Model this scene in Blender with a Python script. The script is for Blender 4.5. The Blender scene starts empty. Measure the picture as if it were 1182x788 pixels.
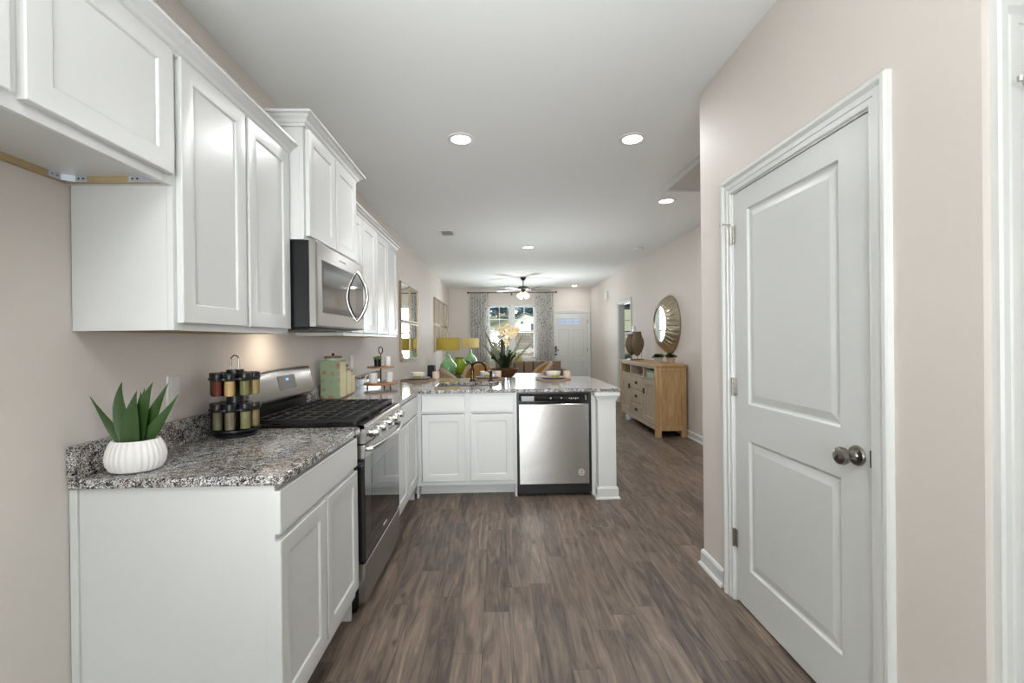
import bpy, bmesh, math, random
from mathutils import Vector, Matrix
random.seed(7)
PI = math.pi
sc = bpy.context.scene
COL = sc.collection

# ------------------------------------------------------------------ camera
W_PX, F_PX = 1182.0, 521.0
cam_d = bpy.data.cameras.new('camera'); cam = bpy.data.objects.new('camera', cam_d); COL.objects.link(cam)
cam_d.sensor_width = 36.0; cam_d.lens = 36.0 * F_PX / W_PX; cam_d.clip_start = 0.05; cam_d.clip_end = 600
yaw, pitch, roll = 0.0325, -0.0022, 0.0109
fw = Vector((math.sin(yaw) * math.cos(pitch), math.cos(yaw) * math.cos(pitch), math.sin(pitch))).normalized()
rt = Vector((math.cos(yaw), -math.sin(yaw), 0)); up = rt.cross(fw)
r2 = rt * math.cos(roll) - up * math.sin(roll); u2 = up * math.cos(roll) + rt * math.sin(roll)
cam.matrix_world = Matrix(((r2.x, u2.x, -fw.x, 1.2987), (r2.y, u2.y, -fw.y, 0), (r2.z, u2.z, -fw.z, 1.3187), (0, 0, 0, 1)))
sc.camera = cam

# ------------------------------------------------------------------ world, sun, exposure
wd = bpy.data.worlds.new('world'); sc.world = wd; wd.use_nodes = True
wn = wd.node_tree; bg = wn.nodes['Background']
sky = wn.nodes.new('ShaderNodeTexSky'); sky.sky_type = 'NISHITA'; sky.sun_disc = False
sky.sun_elevation = math.radians(42); sky.sun_rotation = math.radians(250); sky.air_density = 1.3; sky.dust_density = 2.5
wn.links.new(sky.outputs[0], bg.inputs[0]); bg.inputs[1].default_value = 0.30
sund = bpy.data.lights.new('sun', 'SUN'); sund.energy = 2.6; sund.angle = math.radians(0.6); sund.color = (1, .95, .87)
sun = bpy.data.objects.new('sun', sund); COL.objects.link(sun)
sun.rotation_euler = Vector((0.55, 0.62, -0.75)).to_track_quat('-Z', 'Y').to_euler()
sc.view_settings.view_transform = 'Standard'; sc.view_settings.look = 'None'
sc.view_settings.gamma = 1.0; sc.view_settings.use_curve_mapping = False
EXPO = 0.0
sc.view_settings.exposure = EXPO

def area(name, loc, direction, sx, sy, power, color=(1, 1, 1), shape='RECTANGLE', spread=PI):
    d = bpy.data.lights.new(name, 'AREA'); d.shape = shape; d.size = sx; d.size_y = sy; d.energy = power; d.color = color
    d.spread = spread
    o = bpy.data.objects.new(name, d); COL.objects.link(o); o.location = loc
    o.rotation_euler = Vector(direction).to_track_quat('-Z', 'Y').to_euler()
    return o
DAY = (0.90, 0.96, 1.0)
# added fill lamp behind the camera; daylight by the front and side room windows
area('rear_fill', (1.25, -2.80, 1.25), (0, 1, 0.10), 1.8, 2.1, 62, DAY)
area('daylight_front', (1.72, 12.55, 1.5), (0, -1, 0.15), 1.3, 1.5, 95, DAY)
# unseen fill lights added to even out the room; most aim at the ceiling
area('fill_up_kitchen', (1.05, -1.45, 1.25), (0, .15, 1), 1.6, 1.2, 60, (.92, .97, 1), spread=math.radians(125))
area('fill_forward', (1.42, -.60, 1.45), (-.03, 1, .05), 1.2, .9, 15, (.94, .97, 1), spread=math.radians(56))
area('fill_up_front', (1.30, -.10, .80), (0, .22, 1), .7, .5, 27, (.94, .97, 1), spread=math.radians(100))
area('fill_up_dining', (1.95, 6.2, 1.1), (0, .0, 1), 1.2, 1.2, 13, (.92, .97, 1))
area('fill_up_living', (2.3, 10.0, 1.0), (-.1, .1, 1), .9, .9, 27, (.92, .97, 1))
area('daylight_bedroom', (5.0, 12.55, 1.6), (0, -1, -0.1), 1.0, 1.4, 18, DAY)
CAN_W = 12.0

# ------------------------------------------------------------------ materials
def lin(c):
    return tuple(((x / 12.92) if x <= .04045 else ((x + .055) / 1.055) ** 2.4) for x in [v / 255.0 for v in c])
MATS = {}
def mat(name, rgb, rough=.5, metal=0, spec=.5, coat=0, emit=0, var=0.0, vscale=8, bump=0, bscale=200, alpha=1, trans=0, sheen=0):
    if name in MATS: return MATS[name]
    m = bpy.data.materials.new(name); m.use_nodes = True; n = m.node_tree.nodes; l = m.node_tree.links
    b = n['Principled BSDF']; c = lin(rgb) + (1,)
    b.inputs['Base Color'].default_value = c; b.inputs['Roughness'].default_value = rough; b.inputs['Metallic'].default_value = metal
    b.inputs['Specular IOR Level'].default_value = spec; b.inputs['Coat Weight'].default_value = coat; b.inputs['Coat Roughness'].default_value = .05
    b.inputs['Transmission Weight'].default_value = trans; b.inputs['Sheen Weight'].default_value = sheen
    if emit: b.inputs['Emission Color'].default_value = c; b.inputs['Emission Strength'].default_value = emit
    tc = n.new('ShaderNodeTexCoord')
    if var:
        no = n.new('ShaderNodeTexNoise'); no.inputs['Scale'].default_value = vscale; no.inputs['Detail'].default_value = 4
        mx = n.new('ShaderNodeMixRGB'); mx.inputs[1].default_value = tuple(v * (1 - var) for v in c[:3]) + (1,); mx.inputs[2].default_value = tuple(min(1, v * (1 + var)) for v in c[:3]) + (1,)
        l.new(tc.outputs['Object'], no.inputs['Vector']); l.new(no.outputs['Fac'], mx.inputs[0]); l.new(mx.outputs[0], b.inputs['Base Color'])
    if bump:
        nb = n.new('ShaderNodeTexNoise'); nb.inputs['Scale'].default_value = bscale; nb.inputs['Detail'].default_value = 2
        bp = n.new('ShaderNodeBump'); bp.inputs['Strength'].default_value = bump; bp.inputs['Distance'].default_value = .002
        l.new(tc.outputs['Object'], nb.inputs['Vector']); l.new(nb.outputs['Fac'], bp.inputs['Height']); l.new(bp.outputs[0], b.inputs['Normal'])
    MATS[name] = m
    return m
def new_mat(name):
    m = bpy.data.materials.new(name); m.use_nodes = True; MATS[name] = m
    return m, m.node_tree.nodes, m.node_tree.links, m.node_tree.nodes['Principled BSDF']
def ramp(n, stops, interp='LINEAR'):
    r = n.new('ShaderNodeValToRGB'); r.color_ramp.interpolation = interp
    while len(r.color_ramp.elements) < len(stops): r.color_ramp.elements.new(.5)
    for e, (p, c) in zip(r.color_ramp.elements, stops): e.position = p; e.color = tuple(c) + (1,)
    return r
def mapping(n, l, scale, rot=(0, 0, 0), src='Object'):
    tc = n.new('ShaderNodeTexCoord'); mp = n.new('ShaderNodeMapping')
    mp.inputs['Scale'].default_value = scale; mp.inputs['Rotation'].default_value = rot
    l.new(tc.outputs[src], mp.inputs['Vector']); return mp

wall_m = mat('wall_paint', (218, 210, 203), .62, spec=.3, bump=.12, bscale=350)
ceil_m = mat('ceiling_paint', (234, 235, 232), .8, spec=.2, bump=.1, bscale=300)
trim_m = mat('trim_paint', (222, 223, 220), .32, spec=.45)
cab_m = mat('cabinet_paint', (209, 209, 206), .3, spec=.45)
cabin_m = mat('cabinet_underside', (226, 224, 220), .5)
door_m = mat('door_paint', (214, 215, 212), .36, spec=.4)
steel_m = None
chrome_m = mat('satin_nickel', (196, 193, 188), .22, 1)
darkmetal_m = mat('dark_nickel', (96, 92, 88), .25, 1)
black_m = mat('black_enamel', (9, 9, 10), .35, spec=.35)
blackp_m = mat('black_plastic', (20, 20, 21), .35)
glassblk_m = mat('black_glass', (10, 10, 11), .05, spec=.6, coat=.6)
iron_m = mat('cast_iron', (22, 21, 20), .42, spec=.45, bump=.3, bscale=400)
white_pl = mat('white_plastic', (228, 226, 222), .35)
bronze_m = mat('bronze', (72, 58, 48), .25, 1)
rail_m = mat('raw_wood_rail', (178, 156, 118), .7, var=.12, vscale=30)
zinc_m = mat('zinc_bracket', (215, 222, 232), .35, .7)
led_m = mat('led_glow', (255, 250, 240), .5, emit=14)
mirror_m = mat('mirror_glass', (225, 232, 230), .02, 1)
gold_m = mat('brass_frame', (150, 128, 98), .4, .6)

def steel():
    m, n, l, b = new_mat('brushed_steel')
    b.inputs['Metallic'].default_value = 1; b.inputs['Anisotropic'].default_value = .9; b.inputs['Anisotropic Rotation'].default_value = .25
    tg = n.new('ShaderNodeTangent'); tg.direction_type = 'RADIAL'; tg.axis = 'Z'; l.new(tg.outputs[0], b.inputs['Tangent'])
    mp = mapping(n, l, (300, 300, 4)); no = n.new('ShaderNodeTexNoise'); no.inputs['Scale'].default_value = 1; no.inputs['Detail'].default_value = 3
    l.new(mp.outputs[0], no.inputs['Vector'])
    r = ramp(n, [(.3, lin((176, 173, 169))), (.7, lin((178, 175, 171)))]); l.new(no.outputs['Fac'], r.inputs[0]); l.new(r.outputs[0], b.inputs['Base Color'])
    rr = n.new('ShaderNodeMapRange'); rr.inputs[3].default_value = .27; rr.inputs[4].default_value = .275
    l.new(no.outputs['Fac'], rr.inputs[0]); l.new(rr.outputs[0], b.inputs['Roughness'])
    return m
steel_m = steel()
def granite():
    m, n, l, b = new_mat('granite')
    tc = n.new('ShaderNodeTexCoord')
    v = n.new('ShaderNodeTexVoronoi'); v.inputs['Scale'].default_value = 320; v.inputs['Randomness'].default_value = 1
    d = n.new('ShaderNodeTexNoise'); d.inputs['Scale'].default_value = 60; d.inputs['Detail'].default_value = 3
    ad = n.new('ShaderNodeMixRGB'); ad.blend_type = 'ADD'; ad.inputs[0].default_value = .012
    l.new(tc.outputs['Object'], ad.inputs[1]); l.new(tc.outputs['Object'], d.inputs['Vector']); l.new(d.outputs['Color'], ad.inputs[2])
    l.new(ad.outputs[0], v.inputs['Vector'])
    sep = n.new('ShaderNodeSeparateColor'); l.new(v.outputs['Color'], sep.inputs[0])
    no = n.new('ShaderNodeTexNoise'); no.inputs['Scale'].default_value = 38; no.inputs['Detail'].default_value = 3
    l.new(tc.outputs['Object'], no.inputs['Vector'])
    mr = n.new('ShaderNodeMapRange'); mr.inputs[1].default_value = .3; mr.inputs[2].default_value = .7; mr.inputs[3].default_value = -.28; mr.inputs[4].default_value = .28
    l.new(no.outputs['Fac'], mr.inputs[0])
    sm = n.new('ShaderNodeMath'); sm.operation = 'ADD'; l.new(sep.outputs[0], sm.inputs[0]); l.new(mr.outputs[0], sm.inputs[1])
    r = ramp(n, [(0, lin((22, 22, 24))), (.18, lin((72, 70, 72))), (.34, lin((124, 121, 120))), (.56, lin((176, 174, 172))), (.80, lin((218, 217, 216)))], 'CONSTANT')
    l.new(sm.outputs[0], r.inputs[0])
    no2 = n.new('ShaderNodeTexNoise'); no2.inputs['Scale'].default_value = 9; l.new(tc.outputs['Object'], no2.inputs['Vector'])
    r2 = ramp(n, [(.4, (1, 1, 1)), (.62, lin((240, 230, 220)))]); l.new(no2.outputs['Fac'], r2.inputs[0])
    mx = n.new('ShaderNodeMixRGB'); mx.blend_type = 'MULTIPLY'; mx.inputs[0].default_value = .8
    l.new(r.outputs[0], mx.inputs[1]); l.new(r2.outputs[0], mx.inputs[2]); l.new(mx.outputs[0], b.inputs['Base Color'])
    b.inputs['Roughness'].default_value = .09; b.inputs['Specular IOR Level'].default_value = .6
    return m
granite_m = granite()
def floor_mat():
    m, n, l, b = new_mat('plank_floor')
    PW = .122
    tc0 = n.new('ShaderNodeTexCoord'); sx_ = n.new('ShaderNodeSeparateXYZ'); l.new(tc0.outputs['Object'], sx_.inputs[0])
    dv = n.new('ShaderNodeMath'); dv.operation = 'DIVIDE'; dv.inputs[1].default_value = PW; l.new(sx_.outputs[0], dv.inputs[0])
    fl = n.new('ShaderNodeMath'); fl.operation = 'FLOOR'; l.new(dv.outputs[0], fl.inputs[0])
    wn_ = n.new('ShaderNodeTexWhiteNoise'); wn_.noise_dimensions = '1D'; l.new(fl.outputs[0], wn_.inputs['W'])
    ys = n.new('ShaderNodeMath'); ys.operation = 'MULTIPLY_ADD'; ys.inputs[1].default_value = 3.7; l.new(wn_.outputs['Value'], ys.inputs[0]); l.new(sx_.outputs[1], ys.inputs[2])
    cb = n.new('ShaderNodeCombineXYZ'); l.new(ys.outputs[0], cb.inputs[0]); l.new(sx_.outputs[0], cb.inputs[1])
    br = n.new('ShaderNodeTexBrick'); br.offset = 0; br.squash = 1
    br.inputs['Scale'].default_value = 1; br.inputs['Brick Width'].default_value = .95; br.inputs['Row Height'].default_value = PW
    br.inputs['Mortar Size'].default_value = .0008; br.inputs['Mortar Smooth'].default_value = .1
    br.inputs['Color1'].default_value = (0, 0, 0, 1); br.inputs['Color2'].default_value = (1, 1, 1, 1); br.inputs['Mortar'].default_value = (.5, .5, .5, 1)
    l.new(cb.outputs[0], br.inputs['Vector'])
    # per-plank shift of the grain
    sc_ = n.new('ShaderNodeVectorMath'); sc_.operation = 'MULTIPLY'; sc_.inputs[1].default_value = (13, 7, 5)
    l.new(br.outputs['Color'], sc_.inputs[0])
    mp2 = mapping(n, l, (1, 1, 1))
    ad = n.new('ShaderNodeVectorMath'); ad.operation = 'ADD'; l.new(mp2.outputs[0], ad.inputs[0]); l.new(sc_.outputs[0], ad.inputs[1])
    st = n.new('ShaderNodeVectorMath'); st.operation = 'MULTIPLY'; st.inputs[1].default_value = (13, 1.5, 1); l.new(ad.outputs[0], st.inputs[0])
    g = n.new('ShaderNodeTexNoise'); g.inputs['Scale'].default_value = 1.6; g.inputs['Detail'].default_value = 9; g.inputs['Roughness'].default_value = .62; g.inputs['Distortion'].default_value = 1.5
    l.new(st.outputs[0], g.inputs['Vector'])
    st2 = n.new('ShaderNodeVectorMath'); st2.operation = 'MULTIPLY'; st2.inputs[1].default_value = (150, 4, 1); l.new(ad.outputs[0], st2.inputs[0])
    g2 = n.new('ShaderNodeTexNoise'); g2.inputs['Scale'].default_value = 1; g2.inputs['Detail'].default_value = 5; l.new(st2.outputs[0], g2.inputs['Vector'])
    sm = n.new('ShaderNodeMath'); sm.operation = 'MULTIPLY_ADD'; sm.inputs[1].default_value = .28; l.new(g2.outputs['Fac'], sm.inputs[0]); l.new(g.outputs['Fac'], sm.inputs[2])
    sep = n.new('ShaderNodeSeparateColor'); l.new(br.outputs['Color'], sep.inputs[0])
    s2 = n.new('ShaderNodeMath'); s2.operation = 'MULTIPLY_ADD'; s2.inputs[1].default_value = .17; l.new(sep.outputs[0], s2.inputs[0]); l.new(sm.outputs[0], s2.inputs[2])
    r = ramp(n, [(.42, lin((40, 32, 28))), (.55, lin((72, 60, 53))), (.68, lin((96, 82, 73))), (.86, lin((124, 108, 94))), (1, lin((148, 130, 112)))])
    l.new(s2.outputs[0], r.inputs[0])
    kv = n.new('ShaderNodeVectorMath'); kv.operation = 'MULTIPLY'; kv.inputs[1].default_value = (8, 3.2, 1); l.new(ad.outputs[0], kv.inputs[0])
    kn = n.new('ShaderNodeTexVoronoi'); kn.inputs['Scale'].default_value = 1; l.new(kv.outputs[0], kn.inputs['Vector'])
    kr = ramp(n, [(.02, (.30, .27, .25)), (.07, (.7, .68, .66)), (.14, (1, 1, 1))]); l.new(kn.outputs['Distance'], kr.inputs[0])
    km = n.new('ShaderNodeMixRGB'); km.blend_type = 'MULTIPLY'; km.inputs[0].default_value = 1; l.new(r.outputs[0], km.inputs[1]); l.new(kr.outputs[0], km.inputs[2])
    mx = n.new('ShaderNodeMixRGB'); mx.inputs[2].default_value = lin((42, 34, 30)) + (1,); l.new(br.outputs['Fac'], mx.inputs[0]); l.new(km.outputs[0], mx.inputs[1])
    l.new(mx.outputs[0], b.inputs['Base Color'])
    rr = n.new('ShaderNodeMapRange'); rr.inputs[3].default_value = .34; rr.inputs[4].default_value = .5; l.new(g2.outputs['Fac'], rr.inputs[0]); l.new(rr.outputs[0], b.inputs['Roughness'])
    bp = n.new('ShaderNodeBump'); bp.inputs['Strength'].default_value = .25; bp.inputs['Distance'].default_value = .002
    l.new(g2.outputs['Fac'], bp.inputs['Height']); l.new(bp.outputs[0], b.inputs['Normal'])
    return m
floor_m = floor_mat()
def wood(name, c1, c2, scale=(3, 30, 30), rough=.45):
    if name in MATS: return MATS[name]
    m, n, l, b = new_mat(name); mp = mapping(n, l, scale)
    g = n.new('ShaderNodeTexNoise'); g.inputs['Scale'].default_value = 1; g.inputs['Detail'].default_value = 6; g.inputs['Distortion'].default_value = .8
    l.new(mp.outputs[0], g.inputs['Vector']); r = ramp(n, [(.35, lin(c1)), (.65, lin(c2))]); l.new(g.outputs['Fac'], r.inputs[0]); l.new(r.outputs[0], b.inputs['Base Color'])
    b.inputs['Roughness'].default_value = rough
    return m
def glass_pane():
    m = bpy.data.materials.new('window_glass'); m.use_nodes = True; n = m.node_tree.nodes; l = m.node_tree.links; n.clear()
    o = n.new('ShaderNodeOutputMaterial'); mx = n.new('ShaderNodeMixShader'); t = n.new('ShaderNodeBsdfTransparent'); g = n.new('ShaderNodeBsdfGlossy')
    g.inputs['Roughness'].default_value = .01; t.inputs[0].default_value = (.96, .98, .98, 1); f = n.new('ShaderNodeFresnel'); f.inputs[0].default_value = 1.35
    l.new(f.outputs[0], mx.inputs[0]); l.new(t.outputs[0], mx.inputs[1]); l.new(g.outputs[0], mx.inputs[2]); l.new(mx.outputs[0], o.inputs[0])
    return m
glass_m = glass_pane()
def translucent(name, rgb, tr=.5):
    m = bpy.data.materials.new(name); m.use_nodes = True; n = m.node_tree.nodes; l = m.node_tree.links; n.clear()
    o = n.new('ShaderNodeOutputMaterial'); mx = n.new('ShaderNodeMixShader'); d = n.new('ShaderNodeBsdfDiffuse'); t = n.new('ShaderNodeBsdfTranslucent')
    c = lin(rgb) + (1,); d.inputs[0].default_value = c; t.inputs[0].default_value = c; mx.inputs[0].default_value = tr
    l.new(d.outputs[0], mx.inputs[1]); l.new(t.outputs[0], mx.inputs[2]); l.new(mx.outputs[0], o.inputs[0])
    return m

# ------------------------------------------------------------------ mesh builder
IDM = lambda a, b, c: (a, b, c)
class MB:
    def __init__(s, mp=None): s.bm = bmesh.new(); s.mp = mp or IDM
    def v(s, a, b, c): return s.bm.verts.new(s.mp(a, b, c))
    def face(s, vs):
        try: return s.bm.faces.new(vs)
        except ValueError: return None
    def box(s, a0, a1, b0, b1, c0, c1):
        p = [s.v(x, y, z) for z in (c0, c1) for y in (b0, b1) for x in (a0, a1)]
        for f in ((0, 1, 3, 2), (4, 5, 7, 6), (0, 1, 5, 4), (2, 3, 7, 6), (0, 2, 6, 4), (1, 3, 7, 5)): s.face([p[i] for i in f])
        return s
    def rings(s, rs, cap=(True, True), closed=True):
        rows = [[s.v(*p) for p in r] for r in rs]; n = len(rows[0])
        for i in range(len(rows) - 1):
            for j in range(n if closed else n - 1):
                k = (j + 1) % n; s.face([rows[i][j], rows[i][k], rows[i + 1][k], rows[i + 1][j]])
        if cap[0]: s.face(rows[0])
        if cap[1]: s.face(rows[-1])
        return s
    def panel(s, a0, a1, b0, b1, c0, t, stile=.057, rec=.008, bev=.0025):
        R = lambda i, c: [(a0 + i, b0 + i, c), (a1 - i, b0 + i, c), (a1 - i, b1 - i, c), (a0 + i, b1 - i, c)]
        rs = [R(0, c0), R(0, c0 + t - bev), R(bev, c0 + t)]
        if stile: rs += [R(stile, c0 + t), R(stile + .003, c0 + t - .002), R(stile + .006, c0 + t - rec)]
        return s.rings(rs)
    def tube(s, pts, r, n=10, cap=True):
        pts = [Vector(p) for p in pts]; rows = []; ref = None
        for i, p in enumerate(pts):
            d = (pts[min(i + 1, len(pts) - 1)] - pts[max(i - 1, 0)]).normalized()
            if ref is None: ref = Vector((0, 0, 1)) if abs(d.z) < .9 else Vector((1, 0, 0))
            x = (ref - d * ref.dot(d)).normalized(); y = d.cross(x); ref = x
            rr = r[i] if isinstance(r, (list, tuple)) else r
            rows.append([tuple(p + x * rr * math.cos(2 * PI * k / n) + y * rr * math.sin(2 * PI * k / n)) for k in range(n)])
        return s.rings(rows, (cap, cap))
    def lathe(s, prof, c=(0, 0, 0), n=28, ax='z', sx=1, sy=1, flute=0, nf=0):
        rows = []
        for r, h in prof:
            row = []
            for k in range(n):
                a = 2 * PI * k / n; rr = max(r, 1e-4) * (1 + (flute * math.cos(nf * a) if nf else 0)); x, y = rr * math.cos(a) * sx, rr * math.sin(a) * sy
                q = {'z': (x, y, h), 'x': (h, x, y), 'y': (x, h, y)}[ax]; row.append((c[0] + q[0], c[1] + q[1], c[2] + q[2]))
            rows.append(row)
        return s.rings(rows)
    def sweep(s, path, prof, z0=0):
        # path in XY, profile (out, z) closed; out is to the right of the path
        P = [Vector(p) for p in path]; rows = []
        for i, p in enumerate(P):
            ds = []
            if i > 0: ds.append((P[i] - P[i - 1]).normalized())
            if i < len(P) - 1: ds.append((P[i + 1] - P[i]).normalized())
            ns = [Vector((d.y, -d.x)) for d in ds]
            if len(ns) == 2: m = (ns[0] + ns[1]); m = m / m.dot(ns[0])
            else: m = ns[0]
            rows.append([(p.x + m.x * o, p.y + m.y * o, z0 + z) for o, z in prof])
        return s.rings(rows)
    def prism(s, poly, z0, z1):
        return s.rings([[(x, y, z0) for x, y in poly], [(x, y, z1) for x, y in poly]])
    def sphere(s, c, r, sx=1, sy=1, sz=1, n=14):
        return s.lathe([(r * math.sin(PI * i / 8) , r * sz * -math.cos(PI * i / 8)) for i in range(9)], c, n, sx=sx, sy=sy)

def finish(mb, off=None, smooth=True, ang=35):
    bm = mb.bm
    bmesh.ops.remove_doubles(bm, verts=bm.verts, dist=1e-6)
    bmesh.ops.recalc_face_normals(bm, faces=bm.faces)
    if off is not None:
        for v in bm.verts: v.co -= off
    me = bpy.data.meshes.new('mesh'); bm.to_mesh(me); bm.free()
    if smooth:
        for p in me.polygons: p.use_smooth = True
        try: me.set_sharp_from_angle(angle=math.radians(ang))
        except Exception: pass
    return me
def bevel(o, w, seg=2):
    b = o.modifiers.new('bevel', 'BEVEL'); b.width = w; b.segments = seg; b.limit_method = 'ANGLE'; b.angle_limit = math.radians(40)
    b.harden_normals = False
    return o
def part(name, mb, m, parent, bv=0, label=None, smooth=True):
    off = Vector(parent['_o']) if '_o' in parent else Vector((0, 0, 0))
    o = bpy.data.objects.new(name, finish(mb, off, smooth)); o.data.materials.append(m); COL.objects.link(o); o.parent = parent
    o['_o'] = tuple(off)
    if bv: bevel(o, bv)
    if label: o['label'] = label
    return o
def thing(name, label, cat, loc=(0, 0, 0), group=None, kind=None):
    o = bpy.data.objects.new(name, None); COL.objects.link(o); o.location = loc; o.empty_display_size = .05
    o['_o'] = tuple(loc); o['label'] = label; o['category'] = cat
    if group: o['group'] = group
    if kind: o['kind'] = kind
    return o
def solo(name, mb, m, label, cat, loc=(0, 0, 0), group=None, kind=None, bv=0, smooth=True):
    o = bpy.data.objects.new(name, finish(mb, Vector(loc), smooth)); o.data.materials.append(m); COL.objects.link(o); o.location = loc
    o['label'] = label; o['category'] = cat; o['_o'] = tuple(loc)
    if group: o['group'] = group
    if kind: o['kind'] = kind
    if bv: bevel(o, bv)
    return o
def struct(name, mb, m, label=None, cat=None, bv=0, smooth=False):
    o = bpy.data.objects.new(name, finish(mb, None, smooth)); o.data.materials.append(m); COL.objects.link(o); o['kind'] = 'structure'; o['_o'] = (0, 0, 0)
    o['label'] = label or name.replace('_', ' '); o['category'] = cat or name.split('_')[0]
    if bv: bevel(o, bv)
    return o
def dup(root, loc, rotz=0, label=None, group=None):
    r = root.copy(); COL.objects.link(r); r.location = loc; r.rotation_euler = (0, 0, rotz)
    if label: r['label'] = label
    if group: r['group'] = group
    for ch in list(root.children):
        c = ch.copy(); COL.objects.link(c); c.parent = r
        for g in ch.children:
            d = g.copy(); COL.objects.link(d); d.parent = c
    return r
def holes_wall(mb, a0, a1, z0, z1, holes):
    # holes: (a0,a1,z0,z1); mb.mp maps (a, depth, z) with depth 0..t
    xs = sorted({a0, a1} | {h[0] for h in holes} | {h[1] for h in holes}); zs = sorted({z0, z1} | {h[2] for h in holes} | {h[3] for h in holes})
    return xs, zs
def wall(name, mp, a0, a1, z0, z1, t, holes, m, label):
    mb = MB(mp); xs, zs = holes_wall(mb, a0, a1, z0, z1, holes)
    inside = lambda x, z: any(h[0] < x < h[1] and h[2] < z < h[3] for h in holes)
    cell = [[not inside((xs[i] + xs[i + 1]) / 2, (zs[j] + zs[j + 1]) / 2) for j in range(len(zs) - 1)] for i in range(len(xs) - 1)]
    cache = {}
    def V(i, j, d):
        if (i, j, d) not in cache: cache[(i, j, d)] = mb.v(xs[i], zs[j], d)
        return cache[(i, j, d)]
    ok = lambda i, j: 0 <= i < len(xs) - 1 and 0 <= j < len(zs) - 1 and cell[i][j]
    for i in range(len(xs) - 1):
        for j in range(len(zs) - 1):
            if not cell[i][j]: continue
            for d in (0, t): mb.face([V(i, j, d), V(i + 1, j, d), V(i + 1, j + 1, d), V(i, j + 1, d)])
            if not ok(i - 1, j): mb.face([V(i, j, 0), V(i, j + 1, 0), V(i, j + 1, t), V(i, j, t)])
            if not ok(i + 1, j): mb.face([V(i + 1, j, 0), V(i + 1, j + 1, 0), V(i + 1, j + 1, t), V(i + 1, j, t)])
            if not ok(i, j - 1): mb.face([V(i, j, 0), V(i + 1, j, 0), V(i + 1, j, t), V(i, j, t)])
            if not ok(i, j + 1): mb.face([V(i, j + 1, 0), V(i + 1, j + 1, 0), V(i + 1, j + 1, t), V(i, j + 1, t)])
    return struct(name, mb, m, label, 'wall')

# ------------------------------------------------------------------ shell
XR, XP, YP0, YP1, YF, YB, ZC = 3.848, 2.488, 1.066, 2.587, 12.236, -2.6, 2.737
struct('floor', MB().box(-.12, 7.0, YB - .12, YF + .15, -.12, 0), floor_m, 'dark brown wood plank floor running the length of the room', 'floor')
struct('ceiling', MB().box(-.12, 7.0, YB - .12, YF + .15, ZC, ZC + .15), ceil_m, 'flat grey-white painted ceiling', 'ceiling')
# maps: (a, z, depth)
mpL = lambda a, z, d: (-d, a, z); mpR = lambda a, z, d: (XR + d, a, z); mpF = lambda a, z, d: (a, YF + d, z); mpB = lambda a, z, d: (a, YB - d, z)
mpP = lambda a, z, d: (XP + d, a, z)
WIN = (1.04, 2.36, .80, 2.30); DOORF = (2.81, 3.77, 0, 2.05)
PD = (1.392, 2.24, 0, 2.045)
wall('wall_left', mpL, YB, YF, 0, ZC, .12, [], wall_m, 'long greige left wall behind the cabinets')
wall('wall_right', mpR, YB, YF, 0, ZC, .12, [(8.53, 9.40, 0, 2.05)], wall_m, 'greige right wall of the living area with a doorway')
wall('wall_front', mpF, 0, 7.0, 0, ZC, .14, [WIN, DOORF, (4.55, 5.5, .85, 2.2)], wall_m, 'far greige wall holding the twin window and entry door')
wall('wall_back', mpB, 0, XR, 0, ZC, .12, [(.35, 2.15, 0, 2.2)], wall_m, 'wall behind the camera with an added opening for fill light')
wall('wall_pantry', mpP, YP0, YP1, 0, ZC, .10, [PD], wall_m, 'near right greige wall around the white pantry door')
D2 = (2.592, 3.40, 0, 2.045)
wall('wall_pantry_rear', lambda a, z, d: (a, YP0 + d, z), XP + .1, XR, 0, ZC, .10, [D2], wall_m, 'narrow wall strip around the door at the right edge')
wall('wall_pantry_front', lambda a, z, d: (a, YP1 - d, z), XP + .1, XR, 0, ZC, .10, [], wall_m, 'pantry end wall facing the living area')
wall('wall_bedroom_left', lambda a, z, d: (a, 7.0 - d, z), XR + .12, 7.0, 0, ZC, .1, [], wall_m, 'side room wall beyond doorway')
wall('wall_bedroom_right', lambda a, z, d: (7.0 + d, a, z), 6.9, YF + .14, 0, ZC, .1, [], wall_m, 'side room outer wall')

BBP = [(0, 0), (.026, 0), (.026, .008), (.02, .018), (.014, .02), (.014, .078), (.010, .088), (.004, .094), (0, .094)]
def base(n, path, lab): struct(n, MB().sweep(path, BBP), trim_m, lab, 'baseboard', smooth=False)
base('baseboard_pantry', [(XP, 2.346), (XP, YP1), (XR, YP1)][:2] + [(XP + .0, YP1)][:0] + [], 'white baseboard stub left of the pantry door') if False else None
# right-of-path is outward: going -Y along X=XP faces -X
base('baseboard_pantry', [(XR, YP1), (XP, YP1), (XP, 2.346)], 'short white baseboard beside the pantry door wrapping the corner')
base('baseboard_pantry_near', [(XP, 1.316), (XP, YP0 + .0)], 'white baseboard between the two right hand doors')
base('baseboard_right', [(XR, 8.46), (XR, YP1 + .03)], 'white baseboard behind the wooden sideboard')
base('baseboard_right_far', [(XR, YF), (XR, 9.47)], 'white baseboard beyond the side doorway')
base('baseboard_left', [(0, 5.1), (0, YF)], 'white baseboard along left living room wall')
base('baseboard_left_near', [(0, YB), (0, 1.40)], 'white baseboard in fridge alcove')
base('baseboard_front', [(0, YF), (2.74, YF)], 'white baseboard under the front window')

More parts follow.
